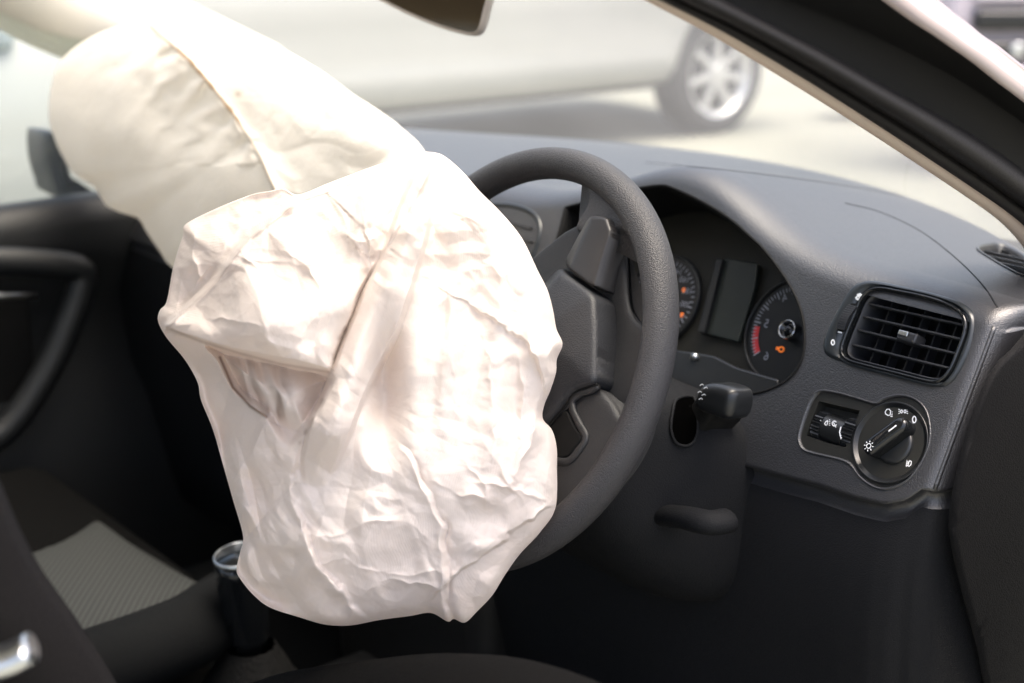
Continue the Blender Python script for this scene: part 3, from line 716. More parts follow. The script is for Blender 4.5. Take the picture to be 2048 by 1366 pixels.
# ------------------------------------------------------------------ STEERING WHEEL
WT = R(26.3)
WC = np.array([-.8765, .7240, CAMZ-.3597])
WF = Frame(WC, (math.cos(R(-1)), math.sin(R(-1)), 0), (0, math.sin(WT), math.cos(WT)))
wheel = thing('steering_wheel', WC, 'dark grey steering wheel with grained rim behind the burst white airbag', 'steering wheel')
n_, m_ = 160, 28
a = np.linspace(0, 2*np.pi, n_, endpoint=False); b = np.linspace(0, 2*np.pi, m_, endpoint=False)
rows = []
for t in a:
    rr, rn = .0134, .0148
    c = np.cos(b); s = np.sin(b)
    rows.append(WF.P((.170+rr*c)*math.cos(t), (.170+rr*c)*math.sin(t), rn*s))
V = np.concatenate(rows); F = [(i*m_+j, i*m_+(j+1) % m_, ((i+1) % n_)*m_+(j+1) % m_, ((i+1) % n_)*m_+j) for i in range(n_) for j in range(m_)]
F = [f[::-1] for f in F]
obj('rim', V, F, M['rim'], wheel)
def wpx(pts, w_=0.): return np.array([WF.px(np.array(float(x)), np.array(float(y)), w_) for x, y in pts])
def wplate(name, pts, w0, heights, insets, mat, n=120, sm=True):
    P_ = wpx(pts, w0); P_ = resample(spline(P_, 400, True), n, True) if sm else resample(P_, n, True)
    V, F = pillow(WF, P_, heights, insets); return obj(name, V, F, mat, wheel)
def wdome(name, pts, top, r, mat, bulge=0., L=.03, w_side=-.012, n=150, sm=True, w0=None, tilt=None):
    P_ = wpx(pts, top if w0 is None else w0); P_ = spline(P_, 500, True) if sm else resample(P_, 400, True)
    return obj(name, *dome(WF, P_, edge_prof(top, r, bulge, L), w_side, n, .004, tilt), mat, wheel)
def rnd(pts, r=.25):
    """Cuts the corners of a polygon once (Chaikin)."""
    P = np.asarray(pts, float); Q = np.roll(P, -1, 0); return np.stack([P*(1-r)+Q*r, P*r+Q*(1-r)], 1).reshape(-1, 2)
def facet_tilt(p, q, k):
    a_, b_ = wpx([p], .012)[0], wpx([q], .012)[0]; d = (b_-a_)/np.linalg.norm(b_-a_); n = np.array([-d[1], d[0]])
    if n[0] > 0: n = -n
    return lambda u, v: -k*np.maximum((u-a_[0])*n[0]+(v-a_[1])*n[1], 0)
wdome('spoke_web', rnd([(1010, 560), (1075, 500), (1140, 450), (1190, 440), (1215, 462), (1244, 474), (1247, 530), (1247, 585), (1252, 612), (1266, 636), (1292, 655), (1318, 720), (1318, 800), (1270, 860), (1200, 930), (1130, 1010), (1040, 1060), (930, 1050), (850, 900), (850, 700)], .2), -.006, .006, M['wheel'], sm=False,
      tilt=lambda u, v: -.010*np.exp(-(((u-.085)/.03)**2+((v-.03)/.06)**2)))
wdome('spoke_top', [(1158, 350), (1170, 372), (1174, 392), (1170, 412), (1158, 432), (1150, 460), (1190, 470), (1218, 474), (1230, 460), (1244, 462), (1258, 484), (1278, 526), (1294, 520), (1270, 430), (1228, 372), (1190, 345)], .0045, .0045, M['rim'])
wdome('spoke_trim', rnd([(1166, 428), (1212, 432), (1222, 462), (1200, 532), (1188, 578), (1104, 514), (1130, 478)], .13), .0125, .003, M['trim'], .001, .01, sm=False, tilt=facet_tilt((1186, 432), (1138, 542), .55))
wdome('hub_pad', rnd([(1096, 522), (1187, 588), (1191, 650), (1191, 765), (1150, 778), (1130, 795), (1090, 845), (1030, 900), (960, 930), (880, 900), (850, 760), (900, 620), (1000, 540)], .10), .014, .004, M['hub'], .016, .05, sm=False, tilt=facet_tilt((1128, 545), (1085, 620), .7))
wdome('lower_web', [(1050, 900), (1090, 850), (1135, 796), (1165, 776), (1196, 776), (1222, 800), (1246, 836), (1282, 835), (1258, 905), (1205, 975), (1130, 1040), (1060, 1080), (980, 1090), (900, 1060), (880, 960), (960, 920)], .006, .006, M['wheel'], .003, .02)
for pts_, r_ in (([(1196, 771), (1180, 781), (1160, 787), (1146, 800), (1145, 820), (1158, 848), (1171, 874), (1160, 898), (1137, 922), (1110, 921)], .0032),):
    P_ = wpx(pts_, .009); obj('spoke_bezel', *tube(WF.P(*spline(P_, 70).T, .0085), r_, 12, True, .75, WF.n), M['wheel'], wheel)
wdome('opening_shade', [(1118, 826), (1132, 822), (1146, 850), (1161, 875), (1148, 896), (1130, 914), (1090, 912), (1070, 890), (1090, 850)], .0098, .001, M['matt'])  # black plate stands for the dark inside the spoke opening
P_ = wpx([(1086, 862), (1128, 812), (1150, 782), (1192, 768)], .012); obj('hub_seam', *tube(WF.P(*spline(P_, 40).T, .0105), .0014, 8, True, .6, WF.n), M['matt'], wheel)
# hub column behind
obj('hub_boss', *loft([WF.P(r*np.cos(a), r*np.sin(a), w_) for r, w_ in ((.06, -.01), (.055, -.05), (.045, -.07))], True, True), M['matt'], wheel)

# ------------------------------------------------------------------ STEERING COLUMN with stalk
col = thing('steering_column', WC+np.array([0, .15, -.08]), 'dark plastic steering column cowl with an indicator stalk on its right', 'steering column')
rows = []
for w_, hu, hv, cv_ in ((-.050, .075, .05, -.030), (-.056, .092, .066, -.036), (-.09, .115, .078, -.045), (-.14, .135, .088, -.055), (-.20, .145, .095, -.062), (-.27, .145, .09, -.062)):
    t = np.linspace(0, 2*np.pi, 64, endpoint=False); c, s = np.cos(t), np.sin(t); e = .55
    rows.append(WF.P(hu*np.sign(c)*np.abs(c)**e, cv_+hv*np.sign(s)*np.abs(s)**e, w_))
V, F = loft(rows, True, True); V0, F0 = V, F; obj('column_cowl', V, [f[::-1] for f in F], M['dash_low'], col)
# stalk: slot, shaft and the wide head
hp = at_y(1437, 800, .83)
def sp(x, y, Y=.83): return at_y(x, y, Y)
head = [(1402, 776), (1418, 766), (1445, 768), (1468, 778), (1474, 796), (1468, 826), (1452, 838), (1424, 830), (1402, 822), (1392, 806)]
HF = Frame(sp(1437, 800), (1, 0, 0), (0, 0.2, 1))
hpP = np.array([HF.px(np.array(float(x)), np.array(float(y))) for x, y in head]); hpP = resample(spline(hpP, 300, True), 80, True)
V, F = dome(HF, hpP, edge_prof(.006, .009), -.02, 80, .003); obj('stalk_head', V, F, M['black'], col)
arm = np.array([HF.px(np.array(float(x)), np.array(float(y)), -.012) for x, y in ((1346, 868), (1372, 826), (1400, 782), (1418, 772), (1436, 800), (1426, 836), (1404, 862), (1386, 886), (1360, 888))])
V, F = dome(HF, spline(arm, 200, True), lambda d: -.016+.008*np.sqrt(np.clip(1-(1-np.clip(d/.010, 0, 1))**2, 0, 1)), -.05, 70, .003); obj('stalk_arm', V, F, M['matt'], col)
cb = BVHTree.FromPolygons([tuple(v) for v in V0], F0)
def chit(x, y, off):
    p, n, i_, t = cb.ray_cast(Vector(C0), Vector(ray(x, y)).normalized()); n = -n if n.dot(Vector(ray(x, y))) > 0 else n
    return np.array(p+n*off)
q = spline(np.array([(1352, 800), (1385, 798), (1392, 830), (1392, 868), (1378, 890), (1352, 887), (1340, 860), (1343, 825)], float), 48, True)
ring = np.array([chit(x, y, .0016) for x, y in q]); cq = np.array(q).mean(0)
o = obj('stalk_slot', np.concatenate([ring, [chit(cq[0], cq[1], .004)]]), [(i, (i+1) % 48, 48) for i in range(48)], plastic('slot_dark', (.001, .001, .001), .9, None, 0, .0), col)  # black patch on the cowl stands for the dark of the slot
obj('slot_rim', *tube(np.concatenate([ring, ring[:2]]), .0014, 8), M['dash_low'], col)
for x, y in ((1408, 770), (1416, 776), (1404, 784), (1412, 790), (1406, 798)):
    p = HF.px(np.array(float(x)), np.array(float(y)), .004)
    obj('printed_mark', *stroke(HF, [p+[-.002, -.0008], p+[.0005, .001], p+[.002, .0002]], .0008, .0068), M['print'], col, smooth=False)
# adjusting lever
L0 = [sp(1318, 1030, .80), sp(1370, 1035, .79), sp(1420, 1045, .79), sp(1460, 1040, .81)]
obj('adjusting_lever', *tube(spline(L0, 24), np.r_[.006, np.linspace(.012, .013, 22), .006], 14, True, .75), M['dash_low'], col)

# ------------------------------------------------------------------ AIRBAGS
def bag_mesh(sil, centre, D, T, Tback, feature, n_th=1000, n_s=230, nb=40, smooth_s=2, prof=.5):
    S_ = resample(spline(sil, 3000, True) if smooth_s else np.array(sil, float), n_th, True)
    c = np.array(centre, float)
    s = np.sin(np.linspace(0, np.pi/2, n_s))[1:]            # denser near the outline
    X = c[0]+(S_[:, 0]-c[0])[None]*s[:, None]; Y = c[1]+(S_[:, 1]-c[1])[None]*s[:, None]
    X = np.r_[[c[0]], X.ravel()]; Y = np.r_[[c[1]], Y.ravel()]; SS = np.r_[[0], np.repeat(s, n_th)]
    env = (1-SS**2.6)**prof
    h, stain_shade = feature(X, Y, env)
    Df = D if callable(D) else (lambda q: D)
    d = Df(X)-T*env-h*sstep(0, .35, env)
    V = at(X, Y, d)
    nF = len(V)
    sb = np.linspace(1, .03, nb)[1:]
    Xb = c[0]+(S_[:, 0]-c[0])[None]*sb[:, None]; Yb = c[1]+(S_[:, 1]-c[1])[None]*sb[:, None]; Sb = np.repeat(sb, n_th)
    Vb = at(Xb.ravel(), Yb.ravel(), Df(Xb.ravel())+Tback*(1-Sb**2.4)**.5)
    V = np.concatenate([V, Vb]); F = []
    R0 = lambda i, j: 1+i*n_th+(j % n_th)
    F += [(0, R0(0, j), R0(0, j+1)) for j in range(n_th)]
    for i in range(n_s-2):
        F += [(R0(i, j), R0(i+1, j), R0(i+1, j+1), R0(i, j+1)) for j in range(n_th)]
    last = n_s-2; B0 = lambda i, j: nF+i*n_th+(j % n_th)
    F += [(R0(last, j), B0(0, j), B0(0, j+1), R0(last, j+1)) for j in range(n_th)]
    for i in range(nb-2):
        F += [(B0(i, j), B0(i+1, j), B0(i+1, j+1), B0(i, j+1)) for j in range(n_th)]
    F.append(tuple(B0(nb-2, j) for j in range(n_th)))
    st = np.r_[stain_shade, np.zeros(len(Vb))]
    # orientation towards the camera
    k = F[n_th*20]; nrm = np.cross(V[k[1]]-V[k[0]], V[k[2]]-V[k[0]])
    if nrm@(C0-V[k[0]]) < 0: F = [f[::-1] for f in F]
    return V, F, {'stain_shade': st}

dr_sil = [(850, 303), (885, 310), (925, 343), (960, 383), (1005, 428), (1045, 478), (1075, 540), (1095, 580), (1106, 620), (1113, 658), (1125, 688), (1114, 718), (1112, 745), (1101, 780), (1088, 812), (1086, 838), (1104, 860), (1113, 892), (1114, 930), (1111, 1015), (1080, 1065), (1040, 1108), (1010, 1150), (985, 1190), (955, 1222), (930, 1245), (908, 1238), (895, 1243), (862, 1226), (820, 1232), (760, 1240), (700, 1251), (650, 1249), (600, 1235), (540, 1215), (507, 1190), (482, 1160), (473, 1140), (480, 1105), (486, 1072), (466, 1000), (446, 930), (426, 860), (402, 800), (395, 765), (370, 720), (333, 675), (316, 642), (320, 620), (333, 603), (345, 540), (356, 500), (366, 470), (372, 448), (430, 418), (500, 390), (540, 382), (567, 377), (597, 389), (660, 365), (740, 335), (800, 315), (835, 302)]
SPL = lambda P, n=160: spline(P, n, True)
flap = SPL([(850, 300), (800, 326), (740, 348), (660, 378), (602, 398), (556, 430), (500, 475), (455, 530), (425, 570), (380, 615), (334, 655), (400, 681), (480, 706), (540, 724), (600, 739), (657, 742), (668, 715), (682, 680), (704, 630), (722, 580), (770, 500), (820, 420), (862, 340)])
recess = SPL([(415, 690), (500, 705), (657, 742), (650, 800), (606, 870), (575, 905), (530, 832), (470, 782), (436, 720)])
tubep = SPL([(436, 705), (500, 712), (657, 745), (648, 800), (612, 862), (560, 850), (528, 833), (492, 806), (462, 768)])
band = SPL([(872, 310), (868, 420), (850, 500), (826, 580), (806, 640), (785, 690), (748, 760), (722, 820), (700, 880), (660, 960), (612, 975), (600, 930), (608, 880), (622, 830), (642, 790), (668, 720), (682, 680), (704, 630), (724, 580), (760, 510), (800, 400), (836, 330)])
def driver_feature(x, y, env):
    h = np.zeros_like(x)
    G = lambda cx, cy, sx, sy: np.exp(-(((x-cx)/sx)**2+((y-cy)/sy)**2))
    h += .018*G(840, 990, 260, 200)+.004*G(960, 560, 170, 260)
    h -= .040*G(768, 770, 34, 120)+.014*G(800, 930, 50, 90)*0
    h -= .020*sstep(0, 1, (540+(y-640)*.20-x)/130)*sstep(660, 800, y)          # far left lower panel falls back
    d = sdist(x, y, flap); h += .026*sstep(-4, 6, d)*sstep(600, 700, y+.25*(x-400))+.006*sstep(-3, 5, d)
    h += .010*sstep(0, 40, d)*sstep(-200, 300, d*0+y-400)
    h -= .016*sstep(0, 26, -d)*sstep(640, 560, x)*sstep(680, 600, y)
    h += .020*G(540, 610, 130, 70)-.012*G(650, 640, 60, 60)
    dl, s_, p_ = seg_dist(x, y, [(850, 305), (740, 348), (602, 398), (556, 430), (500, 475), (455, 530), (425, 570), (333, 655)])
    h += .0035*np.exp(-(dl/5)**2)-.006*np.exp(-((dl-12)/9)**2)*(d < 0)
    d = sdist(x, y, recess); h -= .046*sstep(-4, 16, d)*sstep(905, 800, y)
    d = sdist(x, y, tubep); h += .042*np.sqrt(sstep(-1, 60, d))*sstep(905, 820, y)
    d = sdist(x, y, band); h += (.018*sstep(-2, 10, d)+.012*sstep(0, 42, d))*sstep(985, 830, y)
    dl, s_, p_ = seg_dist(x, y, [(734, 552), (704, 630), (682, 680), (668, 720), (640, 790), (618, 850), (600, 930)])
    h -= .008*np.exp(-(dl/12)**2)*(sdist(x, y, band) < 2)*sstep(800, 690, y)
    xj = x+7*snoise(x/34, y/34, 40)+3*snoise(x/13, y/13, 41); yj = y+7*snoise(x/34, y/34, 42)+3*snoise(x/13, y/13, 43); jm = np.clip(.75+.6*snoise(x/45, y/45, 44), .15, 1.4)
    dl, s_, p_ = seg_dist(x, y, spline([(836, 560), (806, 640), (785, 690), (748, 765), (722, 825)], 24)); h += .010*sstep(-4, 4, dl*s_)*np.exp(-np.maximum(dl*s_, 0)/30)*np.sin(np.pi*np.clip(p_, .02, .98))
    fade = lambda p_: np.sin(np.pi*np.clip(p_, .02, .98))**.5
    def ridge(poly, wd, ht, sharp=1.):
        dl, s_, p_ = seg_dist(xj, yj, spline(poly, 24)); return .9*jm*ht*np.exp(-np.abs(dl/(wd*1.2))**sharp)*fade(p_)
    def step(poly, ht, L, wd=3):
        dl, s_, p_ = seg_dist(xj, yj, spline(poly, 24)); q = dl*s_; return ht*jm*fade(p_)*sstep(-wd, wd, q)*np.exp(-np.maximum(q, 0)/L)
    h += ridge([(880, 330), (960, 430), (1030, 560), (1070, 700), (1080, 800)], 28, .007, 1.4)
    h += step([(1105, 850), (1098, 790), (1062, 705), (1000, 645), (940, 610)], .010, 60)
    h += ridge([(850, 330), (852, 430), (838, 520), (815, 600), (790, 690)], 10, .006)
    h += step([(742, 515), (735, 470), (700, 430), (660, 392)], .008, 40)
    h += ridge([(655, 390), (690, 440), (712, 500), (742, 545)], 7, .005)+ridge([(755, 400), (730, 450), (748, 500)], 8, .007)+ridge([(700, 470), (730, 480), (760, 470)], 6, .006)
    h += ridge([(890, 560), (905, 700), (915, 820), (912, 900)], 20, .004)+ridge([(960, 660), (985, 760), (990, 860), (975, 930)], 14, .004)
    h += ridge([(1020, 640), (1045, 740), (1040, 860), (1030, 930), (1040, 960)], 13, .006)
    h += step([(1112, 1012), (1050, 1050), (980, 1100), (890, 1172)], .014, 70)
    h += ridge([(800, 900), (850, 980), (878, 1060), (886, 1150), (893, 1238)], 7, .007)-ridge([(812, 895), (862, 975), (892, 1060), (900, 1150), (905, 1235)], 6, .008)
    for P_, wd, ht in (([(610, 1065), (660, 1075), (720, 1050), (790, 1040), (860, 1075)], 9, .004), ([(625, 1130), (690, 1120), (760, 1150), (880, 1140)], 10, .006), ([(730, 1180), (800, 1160), (885, 1175)], 9, .005),
                       ([(940, 960), (1000, 975), (1060, 990), (1110, 1010)], 8, .007), ([(1000, 930), (1030, 985), (1050, 1010)], 7, .007), ([(870, 960), (930, 990), (1000, 1010)], 8, .005), ([(1085, 780), (1060, 880), (1030, 965)], 11, .008),
                       ([(930, 925), (960, 960), (975, 1010)], 7, .005), ([(1110, 690), (1090, 720), (1100, 760)], 8, .006), ([(340, 655), (420, 640), (500, 650), (560, 690)], 8, .005), ([(480, 500), (540, 560), (560, 620), (590, 650)], 7, .005),
                       ([(385, 470), (400, 540), (430, 560)], 8, .007), ([(372, 600), (400, 560), (470, 470), (520, 420)], 9, .005), ([(560, 500), (620, 540), (640, 600)], 7, .005), ([(470, 510), (540, 525), (640, 530)], 7, .005)):
        h += ridge(P_, wd, ht)
    h += step([(598, 900), (590, 980), (612, 1060), (640, 1130), (700, 1200), (740, 1240)], .012, 160, 8)
    # crumples: creased facets at several sizes
    wx = x+22*snoise(x/95, y/95, 1)+4*snoise(x/37, y/37, 2); wy = y+22*snoise(x/95, y/95, 3)+4*snoise(x/37, y/37, 4)
    up = sstep(0, 60, sdist(x, y, flap)); ul = sstep(620, 560, x)*sstep(680, 620, y); bl = sstep(720, 560, x)*sstep(860, 1000, y)
    amp = .55+.55*np.clip(snoise(x/150, y/150, 5)+.2, 0, 1)
    amp = amp+.25*up+.55*ul+.5*bl-.6*G(700, 620, 90, 80)-.35*G(850, 640, 120, 160); amp = np.clip(amp+.35*sstep(760, 560, y)*sstep(740, 860, x), .15, 2)
    ca, sa = math.cos(.5), math.sin(.5); rx, ry = wx*ca+wy*sa, -wx*sa+wy*ca
    h += amp*(.0100*facets(wx/105, wy/125, 6)+.0062*facets(rx/50, ry/86, 7)+.0016*facets(ry/25, rx/38, 8)+.0002*facets(wx/12, wy/15, 9))
    q = (x*.80-y*.42)+10*snoise(x/60, y/60, 11)
    h += bl*(.0065*facets(q/34, (x*.42+y*.8)/170, 12)+.0030*facets(q/17, (x*.42+y*.8)/90, 13))
    tb = sstep(0, 20, sdist(x, y, tubep))*sstep(600, 540, x)
    h += tb*.0034*np.sin((x*.9-y*.3)/4.6+2*snoise(x/40, y/40, 14))
    lp = sstep(560, 480, x)*sstep(850, 950, y)
    h += lp*.007*facets((x-.25*y)/22, y/140, 15)
    h += .0040*np.sin((x+.10*y+14*snoise(x/90, y/160, 50))/15)*sstep(.0, .9, .5+.5*snoise(x/120, y/200, 51)+.2)*sstep(860, 900, x)*sstep(560, 660, y)*sstep(960, 820, y)+.0050*facets((x+.15*y)/44, y/260, 16)*sstep(820, 880, x)*sstep(520, 640, y)*sstep(960, 860, y)
    # stains and seams, with brown shade lines along some folds
    h += .0022*facets(rx/33, ry/20, 17)*np.clip(snoise(x/110, y/110, 18)+.1, 0, 1)
    st = np.zeros_like(x)
    dl, s_, p_ = seg_dist(x, y, [(733, 560), (712, 620), (690, 660), (672, 690), (664, 706)]); st += .75*np.exp(-(dl/5)**2)*(.5+.5*snoise(x/14, y/14, 20))
    dl, s_, p_ = seg_dist(x, y, [(440, 715), (466, 775), (500, 812), (533, 834)]); st += .85*np.exp(-(dl/3.2)**2)  # brown edge of the tube fold, its shadow painted in
    dl, s_, p_ = seg_dist(x, y, [(645, 800), (625, 840), (600, 885)]); st += .5*np.exp(-(dl/5)**2)*(.5+.5*snoise(x/12, y/12, 21))
    st += tb*.8*sstep(.1, .8, .5+.5*np.sin((x*.95-y*.25)/4.6+2*snoise(x/40, y/40, 14)))*sstep(-.3, .6, snoise(x/36, y/50, 22)+.3)
    dl, s_, p_ = seg_dist(x, y, [(335, 656), (400, 682), (480, 707), (560, 728), (657, 744)]); st += .35*np.exp(-(dl/3)**2)
    dl, s_, p_ = seg_dist(x, y, [(655, 390), (700, 470), (735, 535), (742, 548)]); st += .30*np.exp(-(dl/3)**2)*(.6+.4*snoise(x/9, y/9, 23))
    dl, s_, p_ = seg_dist(x, y, [(690, 470), (720, 500), (745, 515)]); st += .3*np.exp(-(dl/6)**2)*(snoise(x/6, y/6, 24) > .1)
    dl, s_, p_ = seg_dist(x, y, [(850, 306), (740, 350), (602, 400), (556, 432), (500, 477), (425, 572), (333, 657)]); st += .16*np.exp(-(dl/2.5)**2)
    return h, np.clip(st, 0, .9)
bagL = at(np.array(720.), np.array(1240.), np.array(1.05))
V, F, A_ = bag_mesh(dr_sil, (720, 790), 1.075, .052, .10, driver_feature, 1100, 260)
ab = thing('driver_airbag', bagL, 'crumpled pinkish white airbag burst out of the steering wheel', 'airbag')
obj('airbag_cushion', V, F, M['drbag'], ab, attr=A_)

ps_sil = [(330, 38), (400, 42), (480, 62), (560, 95), (640, 140), (710, 190), (760, 222), (800, 252), (848, 300), (860, 360), (820, 450), (740, 520), (640, 560), (520, 590), (420, 580), (345, 535), (318, 500), (292, 462), (276, 437), (240, 425), (214, 412), (200, 392), (185, 372), (150, 350), (128, 318), (108, 275), (97, 225), (104, 165), (125, 118), (180, 76), (250, 50)]
def pass_feature(x, y, env):
    seam = [(290, 36), (325, 72), (380, 122), (430, 180), (470, 232), (512, 296), (552, 385), (575, 470)]
    dl, s_, p_ = seg_dist(x, y, seam)
    L_ = dl*s_      # + on the lower-left side
    h = -.00004*np.maximum(L_, 0)-.00003*np.maximum(-L_, 0)
    h += .010*np.exp(-dl/9)
    q = (x*.75+y*.66)
    puck = np.exp(-np.maximum(L_, 0)/70)*(L_ > 0)*(y < 330)
    h += puck*.008*np.sin(q/9+1.5*snoise(x/30, y/30, 30))*sstep(0, 10, dl)
    wx = x+24*snoise(x/80, y/80, 31); wy = y+24*snoise(x/80, y/80, 32)
    right = (L_ < 0)
    h += (.12+.5*right*sstep(120, 260, y))*(.014*facets(wx/110, wy/110, 33)+.007*facets(wx/52, wy/52, 34)+.0022*facets(wx/24, wy/24, 35))
    h += .012*snoise(x/120, y/120, 36)
    st = .95*np.exp(-(dl/(3.0+2.2*snoise(x/12, y/12, 39)))**2)*sstep(60, 120, y)*sstep(260, 215, y)+.45*np.exp(-(dl/4)**2)+.10*np.exp(-(((x-300)/90)**2+((y-230)/110)**2))*0
    st += .18*np.exp(-np.maximum(L_, 0)/50)*(L_ > 0)*np.clip(np.sin(q/9+1.5*snoise(x/30, y/30, 30)), 0, 1)*(y < 330)  # tan lines painted along the puckers as their shading
    d2 = np.hypot((x-476)/7, (y-188)/6); st += .5*np.exp(-d2**2)
    return h, np.clip(st, 0, .9)
V, F, A_ = bag_mesh(ps_sil, (470, 300), lambda q: 1.87-.00075*(q-200), .12, .20, pass_feature, 700, 150)
pb = thing('passenger_airbag', at(np.array(470.), np.array(560.), np.array(1.86)), 'cream inflated airbag with a brown stitched seam, behind and left of the driver airbag', 'airbag')
obj('airbag_cushion', V, F, M['psbag'], pb, attr=A_)

# ------------------------------------------------------------------ CAR BODY: pillars, seals, glass, roof, floor
car = thing('car_body', (-1.24, .5, .12), 'white car seen through its open driver door with black door seals and beige pillar trim', 'car')
cz = {
 'c0': [(1285, -2), (1420, 69), (1570, 159), (1690, 234), (1810, 312), (1930, 392), (1996, 440), (2040, 486), (2075, 540)],
 'c1': [(1314, -2), (1450, 66), (1600, 153), (1720, 228), (1840, 306), (1960, 386), (2022, 430), (2066, 470), (2110, 530)],
 'c2': [(1350, -2), (1475, 58), (1600, 128), (1720, 200), (1840, 274), (1960, 354), (2030, 404), (2090, 450), (2150, 505)],
 'c3': [(1450, -2), (1560, 56), (1660, 108), (1760, 165), (1870, 226), (1960, 279), (2049, 342), (2110, 390), (2180, 445)],
 'c4': [(1560, -2), (1680, 46), (1780, 92), (1880, 142), (1960, 190), (2049, 250), (2120, 300), (2190, 350), (2260, 405)],
 'c5': [(1760, -2), (1812, 36), (1858, 66), (1905, 98), (1950, 130), (1990, 162), (2049, 206), (2120, 262), (2200, 325)],
 'c6': [(1876, -2), (1905, 22), (1935, 45), (1965, 70), (1995, 90), (2025, 114), (2055, 138), (2130, 200), (2220, 275)]}
def curve_x(name, X, n=50, shift=(0, 0)):
    p = np.array([at_x(x+shift[0], y+shift[1], X) for x, y in cz[name]]); p = spline(p, n)
    d0 = p[0]-p[2]; d0 /= np.linalg.norm(d0)
    ext = p[0]+d0*np.linspace(.9, .03, 14)[:, None]*np.array([1, 1, 1.])
    return np.concatenate([ext, p])
def strip(name, defs, mat, label=None):
    rows = [curve_x(*d) for d in defs]; V, F = loft(rows, False); o = obj(name, V, F, mat, car)
    if label: tag(o, label)
    return o
def mix_curve(a, b, t): return [(p[0]*(1-t)+q[0]*t, p[1]*(1-t)+q[1]*t) for p, q in zip(cz[a], cz[b])]
cz['c1b'] = mix_curve('c1', 'c2', .5); cz['r1'] = mix_curve('c2', 'c3', .18); cz['r2'] = mix_curve('c2', 'c3', .45); cz['r3'] = mix_curve('c2', 'c3', .8)
cz['d1'] = mix_curve('c4', 'c5', .12); cz['d2'] = mix_curve('c4', 'c5', .9); cz['p1'] = mix_curve('c5', 'c6', .15); cz['p2'] = mix_curve('c5', 'c6', .55); cz['p3'] = mix_curve('c5', 'c6', .9)
cz['c01'] = mix_curve('c0', 'c1', .5)
strip('pillar_trim', [('c0', -.66), ('c0', -.612), ('c01', -.604), ('c1', -.603)], M['pillar'])
strip('inner_seal', [('c1', -.600), ('c1b', -.590), ('c2', -.594)], M['rubber'])
strip('door_seal', [('c2', -.594), ('r1', -.578), ('r2', -.566), ('r3', -.572), ('c3', -.590)], M['rubber'], 'fat rounded rubber door seal')
strip('door_frame', [('c3', -.592), ('c4', -.594), ('d1', -.588), ('d2', -.570), ('c5', -.562)], M['matt'])
strip('windscreen_pillar', [('c5', -.562), ('p1', -.556), ('p2', -.560), ('p3', -.575), ('c6', -.60)], M['paint2'], 'glossy pale painted windscreen pillar')
# windscreen
rows = []
for k in range(13):
    t = k/12; xs = np.linspace(-1.90, -.60, 24); u = (xs+1.24)/.66
    yb_ = yback(np.clip(xs, -2, -.56))+.003
    yt = .52-.06*u**2; zt = CAMZ+.20-.02*u**2; zb_ = CAMZ-.328
    rows.append(np.stack([xs, yb_*(1-t)+yt*t, zb_*(1-t)+zt*t+.02*math.sin(math.pi*t)], -1))
obj('windscreen', *loft(rows, False), M['glass'], car)
# roof and lining, rear, far sill, floor
obj('roof', *box((-1.92, -1.6, CAMZ+.205), (-.56, .53, CAMZ+.24)), M['paint'], car, bevel=.015)
obj('headlining', *box((-1.88, -1.58, CAMZ+.175), (-.60, .50, CAMZ+.20)), M['cream'], car, bevel=.01)
obj('floor_pan', *box((-1.98, -1.6, .16), (-.58, 1.35, .20)), M['floor'], car, smooth=False)
obj('bulkhead', *box((-1.96, 1.30, .18), (-.58, 1.36, CAMZ-.34)), M['floor'], car, smooth=False)
obj('door_sill', *box((-.60, -.9, .16), (-.52, 1.3, .34)), M['paint'], car, bevel=.02)
obj('rear_body', *box((-1.98, -1.75, .16), (-.52, -1.62, CAMZ-.2)), M['paint'], car, bevel=.02)
rows = []
for yy, zz_ in ((1.46, CAMZ-.52), (1.8, CAMZ-.60), (2.3, CAMZ-.74), (2.5, CAMZ-.95)):
    xs = np.linspace(-1.95, -.55, 20); rows.append(np.stack([xs, np.full(20, yy)-.1*((xs+1.24)/.7)**2, zz_-.10*((xs+1.24)/.7)**2], -1))
obj('bonnet', *loft(rows, False), M['paint'], car, solid=.01)
obj('front_wing', *box((-.60, 1.25, .2), (-.54, 2.3, CAMZ-.66)), M['paint'], car, bevel=.02)
# far pillar with cream trim
pl = spline(np.array([at(np.array(-40.), np.array(-85.), np.array(1.95)), at(np.array(120.), np.array(5.), np.array(2.05)), at(np.array(300.), np.array(75.), np.array(2.2)), at(np.array(520.), np.array(170.), np.array(2.45))]), 20)
V, F = tube(pl, .075, 20, True, 1.0); o = obj('pillar_trim', V, F, M['cream'], car); tag(o, 'cream trim of the far windscreen pillar')

# ------------------------------------------------------------------ passenger door, wing mirror
XD = -1.93
pd = thing('passenger_door', (XD, .4, .3), 'black passenger door panel with grab handle across the cabin at left edge', 'car door')
zt = float(at_x(80, 412, XD)[2]); print('door top z', zt)
rows = []
for dx, dz in ((-.06, -.02), (-.05, 0), (-.01, .004), (.015, -.004), (.028, -.03), (.022, -.09), (.0, -.14), (.0, -.25), (.03, -.30), (.03, -.60)):
    ys = np.linspace(-.7, 1.32, 30); rows.append(np.stack([np.full(30, XD+dx), ys, np.full(30, zt+dz)], -1))
V, F = loft(rows, False); obj('door_panel', V, F, M['door'], pd)
hnd = spline([at_x(x, y, XD+.07) for x, y in ((-60, 905), (20, 850), (95, 740), (140, 640), (165, 560), (150, 535), (60, 525), (-60, 522))], 50)
obj('pull_handle', *tube(hnd, .020, 14, True, 1, (1, 0, 0)), plastic('handle_plastic', (.008, .009, .010), .5), pd)
obj('handle_inlay', *tube([at_x(-60, 590, XD+.05), at_x(10, 592, XD+.05), at_x(74, 592, XD+.05)], .0045, 10), M['satin'], pd)
